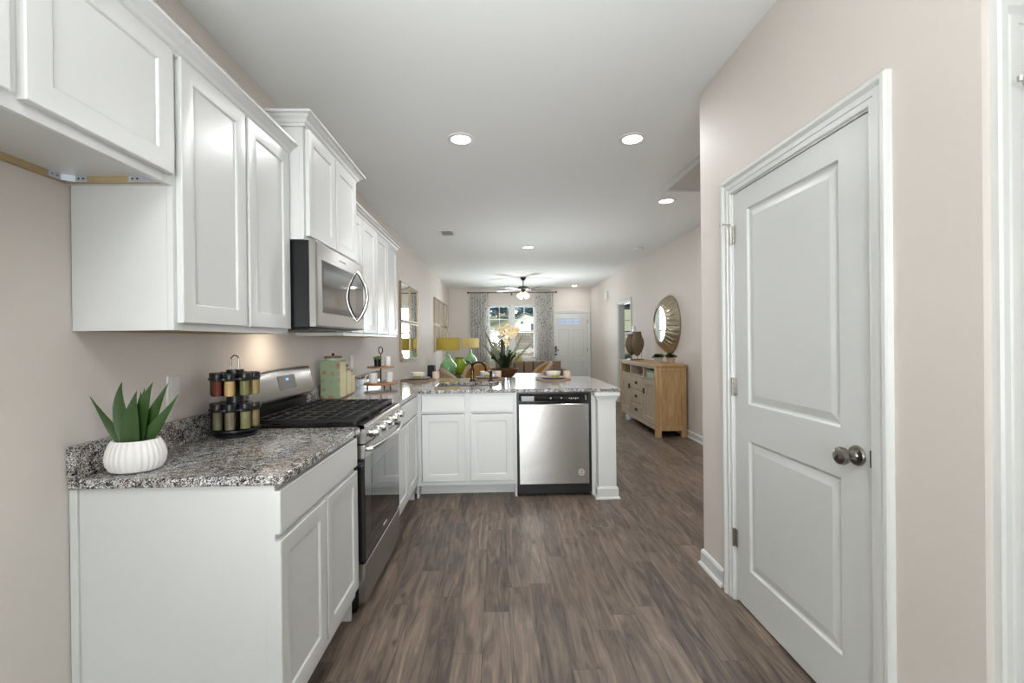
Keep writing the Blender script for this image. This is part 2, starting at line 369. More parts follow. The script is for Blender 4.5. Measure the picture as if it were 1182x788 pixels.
def casing(name, mp, a0, a1, ztop, label, w=.083, legs=(True, True)):
    # stepped colonial casing swept around the opening a0..a1 with mitred corners; mp(a, z, out)
    mb = MB(mp)
    pf = [(0, 0), (0, .009), (.004, .011), (w * .30, .011), (w * .32, .015), (w * .55, .015), (w * .60, .012), (w * .70, .019), (w * .76, .023), (w - .006, .023), (w, .018), (w, 0)]
    mb.rings([[(a0 - i, 0, c) for i, c in pf], [(a0 - i, ztop + i, c) for i, c in pf], [(a1 + i, ztop + i, c) for i, c in pf], [(a1 + i, 0, c) for i, c in pf]])
    return struct(name, mb, trim_m, label, 'trim')

# pantry door
oP = lambda a, z, d: (XP - d, a, z)
casing('trim_1', oP, PD[0], PD[1], PD[3], 'stepped white casing around the pantry door', .076)
jm = MB(oP)
for a0, a1, z0, z1 in ((PD[0], PD[0] + .006, 0, PD[3]), (PD[1] - .006, PD[1], 0, PD[3]), (PD[0], PD[1], PD[3] - .006, PD[3])): jm.box(a0, a1, z0, z1, -.10, .002)
jm.box(PD[0] + .004, PD[0] + .016, 0, PD[3] - .01, -.06, -.045).box(PD[1] - .016, PD[1] - .004, 0, PD[3] - .01, -.06, -.045)
struct('trim_2', jm, trim_m, 'white jamb lining of the pantry doorway', 'trim')
def molded(mb, a0, a1, z0, z1, c0, c1, panels):
    # slab with moulded panels in front face c1
    xs = sorted({a0, a1} | {p[0] for p in panels} | {p[1] for p in panels}); zs = sorted({z0, z1} | {p[2] for p in panels} | {p[3] for p in panels})
    vs = {}
    def V(x, z, c):
        k = (round(x, 5), round(z, 5), c)
        if k not in vs: vs[k] = mb.v(x, z, c)
        return vs[k]
    for i in range(len(xs) - 1):
        for j in range(len(zs) - 1):
            x, z = (xs[i] + xs[i + 1]) / 2, (zs[j] + zs[j + 1]) / 2
            mb.face([V(xs[i], zs[j], c0), V(xs[i + 1], zs[j], c0), V(xs[i + 1], zs[j + 1], c0), V(xs[i], zs[j + 1], c0)])
            if any(p[0] < x < p[1] and p[2] < z < p[3] for p in panels): continue
            mb.face([V(xs[i], zs[j], c1), V(xs[i + 1], zs[j], c1), V(xs[i + 1], zs[j + 1], c1), V(xs[i], zs[j + 1], c1)])
    for j in range(len(zs) - 1):
        for x in (a0, a1): mb.face([V(x, zs[j], c0), V(x, zs[j + 1], c0), V(x, zs[j + 1], c1), V(x, zs[j], c1)])
    for i in range(len(xs) - 1):
        for z in (z0, z1): mb.face([V(xs[i], z, c0), V(xs[i + 1], z, c0), V(xs[i + 1], z, c1), V(xs[i], z, c1)])
    for p0, p1, q0, q1 in panels:
        prev = [V(p0, q0, c1), V(p1, q0, c1), V(p1, q1, c1), V(p0, q1, c1)]
        for ins, dc in ((.007, -.009), (.014, -.0105), (.040, -.004), (.046, -.0025)):
            cur = [mb.v(p0 + ins, q0 + ins, c1 + dc), mb.v(p1 - ins, q0 + ins, c1 + dc), mb.v(p1 - ins, q1 - ins, c1 + dc), mb.v(p0 + ins, q1 - ins, c1 + dc)]
            for k in range(4): mb.face([prev[k], prev[(k + 1) % 4], cur[(k + 1) % 4], cur[k]])
            prev = cur
        mb.face(prev)
    return mb
pd = struct('door_1', molded(MB(oP), PD[0] + .009, PD[1] - .009, .012, PD[3] - .010, -.038, -.003,
    [(1.535, 2.112, 1.003, 1.936), (1.535, 2.112, .205, .828)]), door_m, 'white two panel pantry door with satin nickel knob', 'door')
def knob(parent, c, sgn, ax):
    k = MB().lathe([(.0, 0), (.032, 0), (.034, .004), (.031, .011), (.016, .015), (.012, .022), (.012, .032), (.019, .038), (.027, .046), (.030, .057), (.027, .068), (.018, .075), (.002, .078)], (0, 0, 0), 28)
    rot = {'x': lambda x, y, z: (sgn * z, x, y), 'y': lambda x, y, z: (x, sgn * z, y)}[ax]
    for v in k.bm.verts: v.co = Vector(rot(*v.co)) + Vector(c)
    return part('door_knob', k, mat('knob_nickel', (140, 136, 130), .24, 1), parent, label='satin nickel egg knob')
knob(pd, (XP - .001 + .004, 1.458, .925), -1, 'x')
part('latch_plate', MB().box(XP - .004, XP + .02, PD[0] + .004, PD[0] + .011, .90, .955), darkmetal_m, pd)
for z in (1.834, 1.075, .318):
    part('hinge', MB().tube([(XP - .009, PD[1] - .004, z - .045), (XP - .009, PD[1] - .004, z + .045)], .0065, 10).box(XP - .0045, XP - .001, PD[1] - .03, PD[1] + .012, z - .044, z + .044), chrome_m, pd)
# hinge-pin door stop
part('hinge_pin_stop', MB().tube([(XP - .009, PD[1] - .004, 1.888), (XP - .045, PD[1] + .008, 1.893)], .003, 8).lathe([(0, 0), (.008, 0), (.008, .012), (0, .012)], (XP - .05, PD[1] + .010, 1.887), 12), chrome_m, pd)
# door at the right edge, faces the camera
oQ = lambda a, z, d: (a, YP0 - d, z)
casing('trim_3', oQ, D2[0], D2[1], D2[3], 'white casing of the door cut off by right edge', .084, (True, True))
d2 = struct('door_2', molded(MB(oQ), D2[0] + .006, D2[1] - .006, .012, D2[3] - .006, -.038, -.003, [(2.72, 3.27, 1.0, 1.94), (2.72, 3.27, .2, .83)]), door_m, 'white door at the extreme right edge of frame', 'door')
for z in (1.86, 1.09, .3):
    part('hinge', MB().tube([(D2[0], YP0 - .009, z - .045), (D2[0], YP0 - .009, z + .045)], .0065, 10).box(D2[0] - .014, D2[0] + .016, YP0 - .0045, YP0 - .001, z - .044, z + .044), chrome_m, d2)
part('hinge_pin_stop', MB().tube([(D2[0], YP0 - .01, 1.915), (D2[0] - .045, YP0 - .035, 1.925)], .003, 8).lathe([(0, 0), (.007, 0), (.007, .012), (0, .012)], (D2[0] - .047, YP0 - .036, 1.92), 12), chrome_m, d2)

# front door
oF = lambda a, z, d: (a, YF - d, z)
casing('trim_4', oF, DOORF[0], DOORF[1], DOORF[3], 'white casing of the entry door', .062)
fd = thing('door_3', 'white entry door with small top light and dark lockset', 'door', (3.29, YF, 0), kind='structure')
m_ = MB(oF)
# slab split so the light is open
m2 = molded(MB(oF), DOORF[0] + .01, DOORF[1] - .01, .01, 1.70, -.045, -.005, [(2.93, 3.25, .18, .72), (3.33, 3.65, .18, .72), (2.93, 3.25, .85, 1.6), (3.33, 3.65, .85, 1.6), ])
m2.box(DOORF[0] + .01, 2.97, 1.70, 2.04, -.045, -.005).box(3.55, DOORF[1] - .01, 1.70, 2.04, -.045, -.005).box(2.97, 3.55, 1.70, 1.74, -.045, -.005).box(2.97, 3.55, 1.90, 2.04, -.045, -.005)
part('door_slab', m2, door_m, fd, smooth=False)
lf = MB(oF)
for a0, a1, z0, z1 in ((2.955, 3.565, 1.725, 1.745), (2.955, 3.565, 1.895, 1.915), (2.955, 2.975, 1.725, 1.915), (3.545, 3.565, 1.725, 1.915)): lf.box(a0, a1, z0, z1, -.006, .008)
part('light_frame', lf, trim_m, fd, bv=.002)
pane = part('glass_pane', MB(oF).box(2.965, 3.555, 1.735, 1.905, -.027, -.022), translucent('leaded_glass', (236, 242, 250), .9), fd, label='leaded glass of the door light')
cm = MB(oF)
for k in range(7): cm.box(3.0 + k * .082, 3.004 + k * .082, 1.742, 1.90, -.022, -.018)
for k in range(6):
    x = 3.043 + k * .082; cm.tube([(x - .02, YF + .02, 1.80), (x, YF + .02, 1.83), (x + .02, YF + .02, 1.80), (x, YF + .02, 1.77), (x - .02, YF + .02, 1.80)], .003, 5)
for v in cm.bm.verts:
    pass
part('came', MB(oF).box(2.975, 3.545, 1.80, 1.804, -.022, -.018).box(3.15, 3.154, 1.742, 1.90, -.022, -.018).box(3.36, 3.364, 1.742, 1.90, -.022, -.018), darkmetal_m, pane)
cm.bm.free()
part('deadbolt', MB().lathe([(0, 0), (.034, 0), (.034, -.02), (.02, -.026), (0, -.026)], (2.886, YF + .005, 1.12), 16, ax='y'), darkmetal_m, fd)
part('handle', MB().box(2.865, 2.907, YF - .012, YF + .005, .99, 1.09).tube([(2.886, YF - .01, 1.05), (2.886, YF - .05, 1.05), (2.97, YF - .05, 1.05)], .011, 8), darkmetal_m, fd)
part('door_knob', MB().lathe([(0, 0), (.032, 0), (.03, -.01), (.012, -.02), (.012, -.035), (.027, -.045), (.027, -.062), (0, -.07)], (2.886, YF + .004, .93), 16, ax='y'), darkmetal_m, fd)
for z in (.25, 1.05, 1.82): part('hinge', MB().box(DOORF[1] - .014, DOORF[1] - .002, YF - .008, YF + .004, z - .05, z + .05), darkmetal_m, fd)

# doorway on right wall
oR = lambda a, z, d: (XR - d, a, z)
casing('trim_5', oR, 8.53, 9.40, 2.05, 'white casing of the doorway in the right wall', .07)
tj = MB().box(XR - .002, XR + .122, 8.53, 8.545, 0, 2.05).box(XR - .002, XR + .122, 9.385, 9.40, 0, 2.05).box(XR - .002, XR + .122, 8.53, 9.40, 2.035, 2.05)
struct('trim_6', tj, trim_m, 'white jamb lining of side doorway', 'trim')

# windows
def window(name, mp, a0, a1, z0, z1, cols, label, muntins=True, mull=True):
    # mp(a,z,d) d into the wall (positive = outwards)
    w = thing(name, label, 'window', tuple(mp((a0 + a1) / 2, z0, .06)), kind='structure')
    fr = MB(mp); t = .035
    fr.box(a0, a1, z0, z0 + t, .03, .12).box(a0, a1, z1 - t, z1, .03, .12).box(a0, a0 + t, z0, z1, .03, .12).box(a1 - t, a1, z0, z1, .03, .12)
    units = [(a0 + t, a1 - t)]
    if mull:
        c = (a0 + a1) / 2; fr.box(c - .055, c + .055, z0, z1, .02, .12); units = [(a0 + t, c - .055), (c + .055, a1 - t)]
    part('window_frame', fr, trim_m, w, bv=.003)
    zm = (z0 + z1) / 2 + .0
    for u0, u1 in units:
        for lo, hi, d in ((z0 + t, zm + .02, .05), (zm - .02, z1 - t, .08)):
            s_ = MB(mp); q = .032
            s_.box(u0, u1, lo, lo + q, d, d + .028).box(u0, u1, hi - q, hi, d, d + .028).box(u0, u0 + q, lo, hi, d, d + .028).box(u1 - q, u1, lo, hi, d, d + .028)
            if muntins and lo > zm - .1:
                s_.box((u0 + u1) / 2 - .009, (u0 + u1) / 2 + .009, lo, hi, d + .008, d + .022).box(u0, u1, (lo + hi) / 2 - .009, (lo + hi) / 2 + .009, d + .008, d + .022)
            so = part('sash', s_, trim_m, w, bv=.002)
            part('window_pane', MB(mp).box(u0 + .02, u1 - .02, lo + .02, hi - .02, d + .012, d + .016), glass_m, so)
    return w
window('window_1', mpF, WIN[0], WIN[1], WIN[2], WIN[3], 2, 'twin white sash window in the far wall')
window('window_2', mpF, 4.55, 5.5, .85, 2.2, 1, 'sash window of the side room seen through doorway', mull=False)
window('added_window', mpB, .35, 2.15, 0.0, 2.2, 1, 'added glazing behind the camera for the fill light', muntins=False)  # made-up opening, added so the rear fill light can enter
struct('trim_7', MB(oF).box(WIN[0] - .05, WIN[1] + .05, WIN[2] - .03, WIN[2], -.03, .045).box(WIN[0] - .03, WIN[1] + .03, WIN[2] - .10, WIN[2] - .03, 0, .015), trim_m, 'white sill under the twin window', 'trim', bv=.003)

# ------------------------------------------------------------------ kitchen cabinets
mx_ = lambda a, b, c: (c, a, b)            # a=Y b=Z c=X  (facing +X)
CRP = [(0, 0), (.012, 0), (.016, .010), (.022, .014), (.028, .026), (.042, .036), (.046, .042), (.060, .046), (.060, .056), (0, .056)]
def wall_cab(name, label, y0, y1, z0, z1, depth, doors, crown_path, zdoor, group=None, rail=True, crown_z=None, sides=True):
    t = thing(name, label, 'cabinet', (0.0, (y0 + y1) / 2, z0), group)
    b = MB(); th = .016
    b.box(0.003, depth - .018, y0, y0 + th, z0, z1).box(0.003, depth - .018, y1 - th, y1, z0, z1).box(0.003, depth - .018, y0 + th, y1 - th, z1 - th, z1).box(0.003, .010, y0 + th, y1 - th, z0 + .02, z1 - th).box(.010, depth - .018, y0 + th, y1 - th, z0 + .018, z0 + .030)
    part('body', b, cab_m, t, smooth=False)
    f = MB(mx_); s = .038; e = .0005
    f.box(y0 + e, y0 + s, z0, z1, depth - .018, depth).box(y1 - s, y1 - e, z0, z1, depth - .018, depth).box(y0 + s, y1 - s, z0, z0 + s, depth - .018, depth).box(y0 + s, y1 - s, z1 - s, z1, depth - .018, depth)
    ym = (y0 + y1) / 2; f.box(ym - .038, ym + .038, z0 + s, z1 - s, depth - .018, depth)
    part('face_frame', f, cab_m, t, bv=.001)
    for d0, d1 in doors:
        part('door', MB(mx_).panel(d0, d1, zdoor[0], zdoor[1], depth + .001, .019), cab_m, t)
    if rail:
        r = MB().box(.003, .018, y0 + th, y1 - th, z0, z0 + .02).box(.018, depth - .018, y0 + th, y0 + th + .012, z0, z0 + .018).box(.018, depth - .018, y1 - th - .012, y1 - th, z0, z0 + .018)
        part('hanging_rail', r, rail_m, t, label='unpainted wood rail under the cabinet')
    part('crown_molding', MB().sweep(crown_path, CRP, crown_z), cab_m, t, smooth=False)
    return t
fc = wall_cab('wall_cabinet', 'short white cabinet high over the empty fridge alcove, its raw rail showing', .50, 1.42, 1.805, 2.235, .305, [(.515, .944), (.972, 1.405)], [(.305, .50), (.305, 1.42)], (1.832, 2.21), crown_z=2.205)
# metal brackets in the corner under the fridge cabinet
bk = MB()
def bracket(mb, x0, x1, y0, y1):
    mb.box(x0, x1, y0, y1, 1.8035, 1.8048)
part('bracket', MB().tube([(.006, 1.30, 1.815), (.006, 1.385, 1.815)], .001, 4).rings([[(.0195, 1.335, z), (.0195, 1.372, z), (.045, 1.3905, z), (.080, 1.3905, z), (.080, 1.388, z), (.046, 1.388, z), (.0215, 1.370, z), (.0215, 1.335, z)] for z in (1.806, 1.824)]), zinc_m, fc, label='zinc corner bracket')
part('bracket', MB().rings([[(.20, 1.3905, z), (.235, 1.3905, z), (.285, 1.392, z), (.285, 1.388, z), (.235, 1.388, z), (.20, 1.388, z)] for z in (1.806, 1.824)]), zinc_m, fc, label='zinc corner bracket')
for x, y, ax in ((.0205, 1.345, 'x'), (.0205, 1.360, 'x'), (.056, 1.3875, 'y'), (.070, 1.3875, 'y'), (.213, 1.3875, 'y'), (.227, 1.3875, 'y')):
    part('screw', MB().lathe([(0, -.001), (.0028, -.001), (.0028, .001), (0, .001)], (x, y, 1.815), 10, ax=ax), blackp_m, fc)
wall_cab('wall_cabinet', 'tall white two door wall cabinet above the spice rack', 1.421, 2.179, 1.362, 2.235, .305, [(1.436, 1.797), (1.817, 2.168)], [(.305, 1.421), (.305, 2.179)], (1.385, 2.213), crown_z=2.205)
wall_cab('wall_cabinet', 'raised white wall cabinet directly above the microwave', 2.18, 2.944, 1.812, 2.375, .385, [(2.20, 2.553), (2.571, 2.925)], [(0.003, 2.18), (.385, 2.18), (.385, 2.944), (0.003, 2.944)], (1.832, 2.345), crown_z=2.345, rail=False)
wall_cab('wall_cabinet', 'white two door wall cabinet just past the microwave', 2.945, 3.704, 1.362, 2.235, .305, [(2.96, 3.316), (3.334, 3.69)], [(.305, 2.945), (.305, 3.704)], (1.385, 2.213), crown_z=2.205)
wall_cab('wall_cabinet', 'farthest white wall cabinet, ending before the square mirrors', 3.705, 4.462, 1.362, 2.235, .305, [(3.72, 4.076), (4.094, 4.45)], [(.305, 3.705), (.305, 4.462), (0.003, 4.462)], (1.385, 2.213), crown_z=2.205)

CX = .61  # face frame plane of base cabinets
CT0, CT1 = .884, .914
def base_left(name, label, y0, y1, ydoors, ydraw, end_panel=False, skin=True):
    t = thing(name, label, 'cabinet', (.3, (y0 + y1) / 2, 0))
    b = MB(); th = .018
    b.box(.003, CX - .018, y0, y0 + th, 0 if end_panel else .0, .883).box(.003, CX - .018, y1 - th, y1, 0, .883).box(.003, CX - .018, y0 + th, y1 - th, .11, .125).box(.003, .010, y0 + th, y1 - th, .125, .883).box(CX - .09, CX - .075, y0 + th, y1 - th, 0, .11)
    part('body', b, cab_m, t, smooth=False)
    f = MB(mx_); s = .040
    f.box(y0, y0 + s, .11, .883, CX - .018, CX).box(y1 - s, y1, .11, .883, CX - .018, CX).box(y0 + s, y1 - s, .11, .15, CX - .018, CX).box(y0 + s, y1 - s, .71, .735, CX - .018, CX).box(y0 + s, y1 - s, .86, .883, CX - .018, CX)
    ym = (y0 + y1) / 2; f.box(ym - .03, ym + .03, .15, .71, CX - .018, CX)
    part('face_frame', f, cab_m, t, bv=.001)
    for a, b_ in ydoors: part('door', MB(mx_).panel(a, b_, .158, .712, CX + .001, .019), cab_m, t)
    for a, b_ in ydraw: part('drawer', MB(mx_).panel(a, b_, .734, .866, CX + .001, .019, stile=0), cab_m, t)
    return t
bn = base_left('base_cabinet', 'nearest white base cabinet with its blank end panel facing us', 1.411, 2.172, [(1.402, 1.768), (1.783, 2.16)], [(1.402, 2.16)], True)
part('filler_strip', MB().box(.003, .026, 1.403, 1.4108, 0, .883), cab_m, bn, bv=.001)
part('filler_strip', MB().box(CX - .03, CX, 1.407, 1.4108, 0, .883), cab_m, bn, bv=.001)
part('toe_kick', MB().box(.536, .540, 1.429, 2.154, 0, .109), cab_m, bn)
br_ = base_left('base_cabinet', 'white base cabinet between the range and the corner', 2.948, 3.80, [(2.965, 3.36), (3.375, 3.765)], [(2.965, 3.765)])
part('toe_kick', MB().box(.524, .536, 2.966, 3.947, 0, .109).box(.536, .611, 3.935, 3.947, 0, .109), cab_m, br_)
# sink base on the peninsula
PYF = 3.80
my_ = lambda a, b, c: (a, PYF - c, b)
t = thing('base_cabinet', 'white sink base cabinet with two doors beside the dishwasher', 'cabinet', (1.04, 4.1, 0))
part('body', MB().box(.61, .628, PYF + .018, 4.49, 0, .883).box(1.437, 1.455, PYF + .018, 4.49, 0, .883).box(.628, 1.437, PYF + .018, 4.49, .11, .125).box(.628, 1.437, 4.475, 4.49, .125, .883), cab_m, t, smooth=False)
f = MB(my_)
f.box(.612, .655, .11, .883, -.018, 0).box(1.415, 1.455, .11, .883, -.018, 0).box(.655, 1.415, .11, .15, -.018, 0).box(.655, 1.415, .71, .735, -.018, 0).box(.655, 1.415, .86, .883, -.018, 0).box(1.005, 1.075, .15, .71, -.018, 0).box(1.005, 1.075, .735, .86, -.018, 0)
part('face_frame', f, cab_m, t, bv=.001)
for a, b_ in ((.662, 1.022), (1.066, 1.425)):
    part('door', MB(my_).panel(a, b_, .146, .706, .001, .019), cab_m, t)
    part('false_drawer_front', MB(my_).panel(a, b_, .728, .866, .001, .019, stile=0), cab_m, t)
part('toe_kick', MB().box(.612, 1.455, 3.935, 3.947, 0, .109).box(.612, 1.455, 3.925, 3.935, 0, .016), cab_m, t, bv=.003)
# knee wall and end post
solo('peninsula_knee_wall', MB().box(.003, 2.087, 4.50, 4.59, 0, .883), wall_m, 'greige half wall under the far side of the peninsula counter', 'half wall')
t = thing('counter_post', 'square white post with base moulding holding up the peninsula end', 'post', (2.2, 3.8, 0))
part('shaft', MB().box(2.125, 2.275, 3.715, 4.59, 0, .883).box(2.088, 2.125, 3.80, 4.59, 0, .883), cab_m, t, bv=.003)
part('base_molding', MB().sweep([(2.125, 3.799), (2.125, 3.715), (2.275, 3.715), (2.275, 4.58)], [(0, 0), (.026, 0), (.026, .01), (.018, .018), (.014, .02), (.014, .085), (.006, .098), (0, .10)]), cab_m, t, smooth=False)
part('cap_molding', MB().sweep([(2.125, 3.799), (2.125, 3.715), (2.275, 3.715), (2.275, 4.58)], [(0, .815), (.006, .815), (.010, .83), (.024, .852), (.030, .856), (.030, .883), (0, .883)]), cab_m, t, smooth=False)

# countertops
t = thing('countertop', 'short speckled granite worktop holding the spice rack and succulent', 'countertop', (.3, 1.79, CT0))
part('slab', MB().box(.002, .640, 1.395, 2.178, CT0, CT1), granite_m, t, bv=.006)
part('backsplash', MB().box(.002, .022, 1.395, 2.178, CT1, CT1 + .10), granite_m, t, bv=.002)
t = thing('countertop', 'L-shaped speckled granite worktop with sink running along the peninsula', 'countertop', (1.2, 4.2, CT0))
SX0, SX1, SY0, SY1 = .735, 1.305, 4.06, 4.46
PBK = 4.97
s_ = MB()
outer = [(.002, 2.95), (.640, 2.95), (.640, 3.76), (2.075, 3.76), (2.115, 3.69), (2.315, 3.69), (2.315, PBK), (.002, PBK)]
xs = [.002, .640, SX0, SX1, 2.075, 2.315]
# build as triangulated polygon with hole via rings
def slab_with_hole():
    bm = s_.bm; ov = [bm.verts.new((x, y, CT1)) for x, y in outer]
    r = .04; hole = []
    for cx, cy, a0 in ((SX1 - r, SY1 - r, 0), (SX0 + r, SY1 - r, 90), (SX0 + r, SY0 + r, 180), (SX1 - r, SY0 + r, 270)):
        for k in range(5):
            a = math.radians(a0 + k * 22.5); hole.append((cx + r * math.cos(a), cy + r * math.sin(a)))
    hv = [bm.verts.new((x, y, CT1)) for x, y in hole]
    es = [bm.edges.new((ov[i], ov[(i + 1) % len(ov)])) for i in range(len(ov))] + [bm.edges.new((hv[i], hv[(i + 1) % len(hv)])) for i in range(len(hv))]
    res = bmesh.ops.triangle_fill(bm, use_beauty=True, use_dissolve=False, edges=es)
    fs = [g for g in res['geom'] if isinstance(g, bmesh.types.BMFace)]
    ex = bmesh.ops.extrude_face_region(bm, geom=fs)
    for v in ex['geom']:
        if isinstance(v, bmesh.types.BMVert): v.co.z = CT0
    return hole
hole = slab_with_hole()
part('slab', s_, granite_m, t, bv=.004, smooth=False)
part('backsplash', MB().box(.002, .022, 2.95, PBK, CT1, CT1 + .10), granite_m, t, bv=.002)
sk = MB()
def hr(ins, z):
    cx, cy = (SX0 + SX1) / 2, (SY0 + SY1) / 2
    return [(cx + (x - cx) * (1 - ins), cy + (y - cy) * (1 - ins), z) for x, y in hole]
sk.rings([hr(-.03, CT0 - .001), hr(-.03, CT0 - .004), hr(.0, CT0 - .18), hr(.04, CT0 - .20), hr(.9, CT0 - .203), hr(.9, CT0 - .198), hr(.05, CT0 - .195), hr(.012, CT0 - .178), hr(-.005, CT0 - .001)], (False, False))
sk.rings([hr(-.03, CT0 - .001), hr(-.005, CT0 - .001)], (False, False)); sk.rings([hr(.9, CT0 - .203)], (True, False)) if False else None
sk.rings([hr(.9, CT0 - .203), hr(.9, CT0 - .198)], (True, True))
part('sink_basin', sk, mat('sink_steel', (96, 94, 92), .5, .9), t)
# faucet
t = thing('kitchen_faucet', 'dark bronze arched faucet behind the sink', 'faucet', (1.06, 4.53, CT1))
part('base', MB().lathe([(0, CT1), (.028, CT1), (.028, CT1 + .008), (.018, CT1 + .02), (.015, CT1 + .07), (.019, CT1 + .075), (.019, CT1 + .12), (.012, CT1 + .135), (.009, CT1 + .19), (.006, CT1 + .205), (0, CT1 + .21)], (1.045, 4.53, 0), 18), bronze_m, t)
sp = [(1.045 + .0, 4.53, CT1 + .10)] + [(1.045 + .07 - .07 * math.cos(a), 4.53 - .10 * (1 - math.cos(a)) / 1, CT1 + .14 + .055 * math.sin(a)) for a in [PI * k / 12 for k in range(13)]] + [(1.185, 4.33, CT1 + .11)]
part('spout', MB().tube(sp, .0105, 10), bronze_m, t)
part('lever', MB().tube([(1.045, 4.53, CT1 + .155), (1.02, 4.52, CT1 + .19), (.985, 4.50, CT1 + .205)], [.007, .006, .008], 8), bronze_m, t)
t = thing('side_sprayer', 'small dark bronze side sprayer right of the faucet', 'faucet sprayer', (1.23, 4.53, CT1))
part('holder', MB().lathe([(0, CT1), (.022, CT1), (.022, CT1 + .006), (.013, CT1 + .02), (.012, CT1 + .04), (0, CT1 + .04)], (1.23, 4.53, 0), 14), bronze_m, t)
part('head', MB().lathe([(0, CT1 + .035), (.010, CT1 + .035), (.011, CT1 + .07), (.016, CT1 + .09), (.015, CT1 + .105), (0, CT1 + .11)], (1.23, 4.53, 0), 14).tube([(1.23, 4.53, CT1 + .098), (1.20, 4.50, CT1 + .10)], .008, 8), bronze_m, t)

# ------------------------------------------------------------------ dishwasher
t = thing('dishwasher', 'stainless steel dishwasher with black control strip', 'dishwasher', (1.765, 3.9, 0))
DX0, DX1 = 1.468, 2.066
part('tub', MB().box(DX0 + .002, DX1 - .002, 3.812, 4.39, .02, .872), blackp_m, t, smooth=False)
part('surround', MB(my_).box(1.456, DX0 + .004, .03, .883, -.05, -.002).box(DX1 - .004, 2.087, .03, .883, -.05, -.002).box(1.456, 2.087, .868, .883, -.05, .0), blackp_m, t)
part('door', MB(my_).panel(DX0 + .004, DX1 - .004, .108, .782, -.012, .037, stile=0, bev=.005), steel_m, t, label='brushed stainless door')
cpn = part('control_panel', MB(my_).panel(DX0 + .004, DX1 - .004, .80, .866, -.012, .037, stile=0, bev=.004).box(DX0 + .006, DX1 - .006, .782, .80, -.012, .012), glassblk_m, t, label='glossy black control panel with pocket handle')
part('display', MB(my_).box(1.495, 1.600, .810, .850, .0245, .0262), mat('display_grey', (150, 150, 150), .3), cpn)
pg_ = mat('print_grey', (160, 160, 160), .4)
for a, w, z0, z1 in ((1.735, .012, .825, .838), (1.825, .012, .825, .838), (1.895, .010, .824, .834), (1.912, .010, .820, .834), (1.929, .010, .824, .834), (1.946, .010, .820, .834), (1.963, .010, .824, .834), (2.035, .004, .812, .852)):
    part('button_mark', MB(my_).box(a, a + w, z0, z1, .0245, .026), pg_, cpn)
lg = MB(my_)
def ringmark(mb, cx, cz, r, w, c, n=28, mp=None):
    rs = []
    for rr, cc in ((r, c), (r, c + .001), (r - w, c + .001), (r - w, c)):
        rs.append([(cx + rr * math.cos(2 * PI * k / n), cz + rr * math.sin(2 * PI * k / n), cc) for k in range(n)])
    rs.append(rs[0]); mb.rings(rs, (False, False))
ringmark(lg, 1.995, .205, .027, .003, .0252); ringmark(lg, 1.995, .205, .019, .002, .0252)
lg.box(1.980, 2.010, .208, .211, .0252, .0262).box(1.984, 2.006, .200, .203, .0252, .0262)
part('logo_badge', lg, mat('logo_grey', (215, 213, 210), .4), t)
part('toe_panel', MB().box(DX0, DX1, 3.912, 3.925, .004, .108), blackp_m, t)

# ------------------------------------------------------------------ range
RY0, RY1 = 2.187, 2.941
t = thing('gas_range', 'stainless gas range with black grates and black glass oven door', 'stove', (.34, 2.564, 0))
part('body', MB().box(.03, .618, RY0, RY1, .04, .90), black_m, t, bv=.003)
for x in (.08, .58):
    for y in (RY0 + .05, RY1 - .05): part('foot', MB().lathe([(0, 0), (.018, 0), (.018, .01), (.008, .012), (.008, .045), (0, .045)], (x, y, 0), 12), blackp_m, t)
part('cooktop', MB().panel(.055, .655, RY0, RY1, .90, .022, stile=.02, rec=.010), black_m, t)
# rounded stainless front edge and control panel
mxz = lambda a, b, c: (a, c, b)
cp = MB(mxz)
cp.rings([[(x, z, y) for x, z in ((.60, .902), (.625, .921), (.655, .921), (.664, .912), (.668, .895), (.662, .830), (.62, .830))] for y in (RY0, RY1)])
cpo = part('control_panel', cp, steel_m, t, bv=.002)
for k in range(5):
    y = RY0 + .10 + k * .139
    kb = part('knob', MB().lathe([(0, .664), (.026, .664), (.026, .672), (.022, .674), (.021, .698), (.018, .703), (0, .703)], (0, y, .868), 20, ax='x').box(.70, .712, y - .005, y + .005, .848, .888), chrome_m, cpo)
dg = part('oven_door', MB(mx_).panel(RY0 + .003, RY1 - .003, .262, .822, .620, .035, stile=0, bev=.003), glassblk_m, t, label='black glass oven door')
part('door_trim', MB(mx_).box(RY0 + .002, RY1 - .002, .755, .823, .619, .658), steel_m, dg, bv=.004)
hp = [(.655, RY0 + .035, .80)] + [(.655 + .052 * math.sin(PI * min(1, max(0, .12 + .76 * k / 16))) + 0.004, RY0 + .035 + (RY1 - RY0 - .07) * k / 16, .80) for k in range(17)] + [(.655, RY1 - .035, .80)]
part('handle', MB().tube(hp, .013, 12), steel_m, dg)
part('window', MB(mx_).box(RY0 + .12, RY1 - .12, .36, .68, .6552, .6558), mat('oven_window', (4, 4, 5), .03, coat=.5), dg)
part('logo', MB(mx_).box(2.53, 2.60, .30, .306, .6552, .6562), mat('logo_grey', (215, 213, 210), .4), dg)
part('storage_drawer', MB(mx_).panel(RY0 + .003, RY1 - .003, .062, .250, .620, .035, stile=0, bev=.004), steel_m, t, label='stainless bottom drawer')
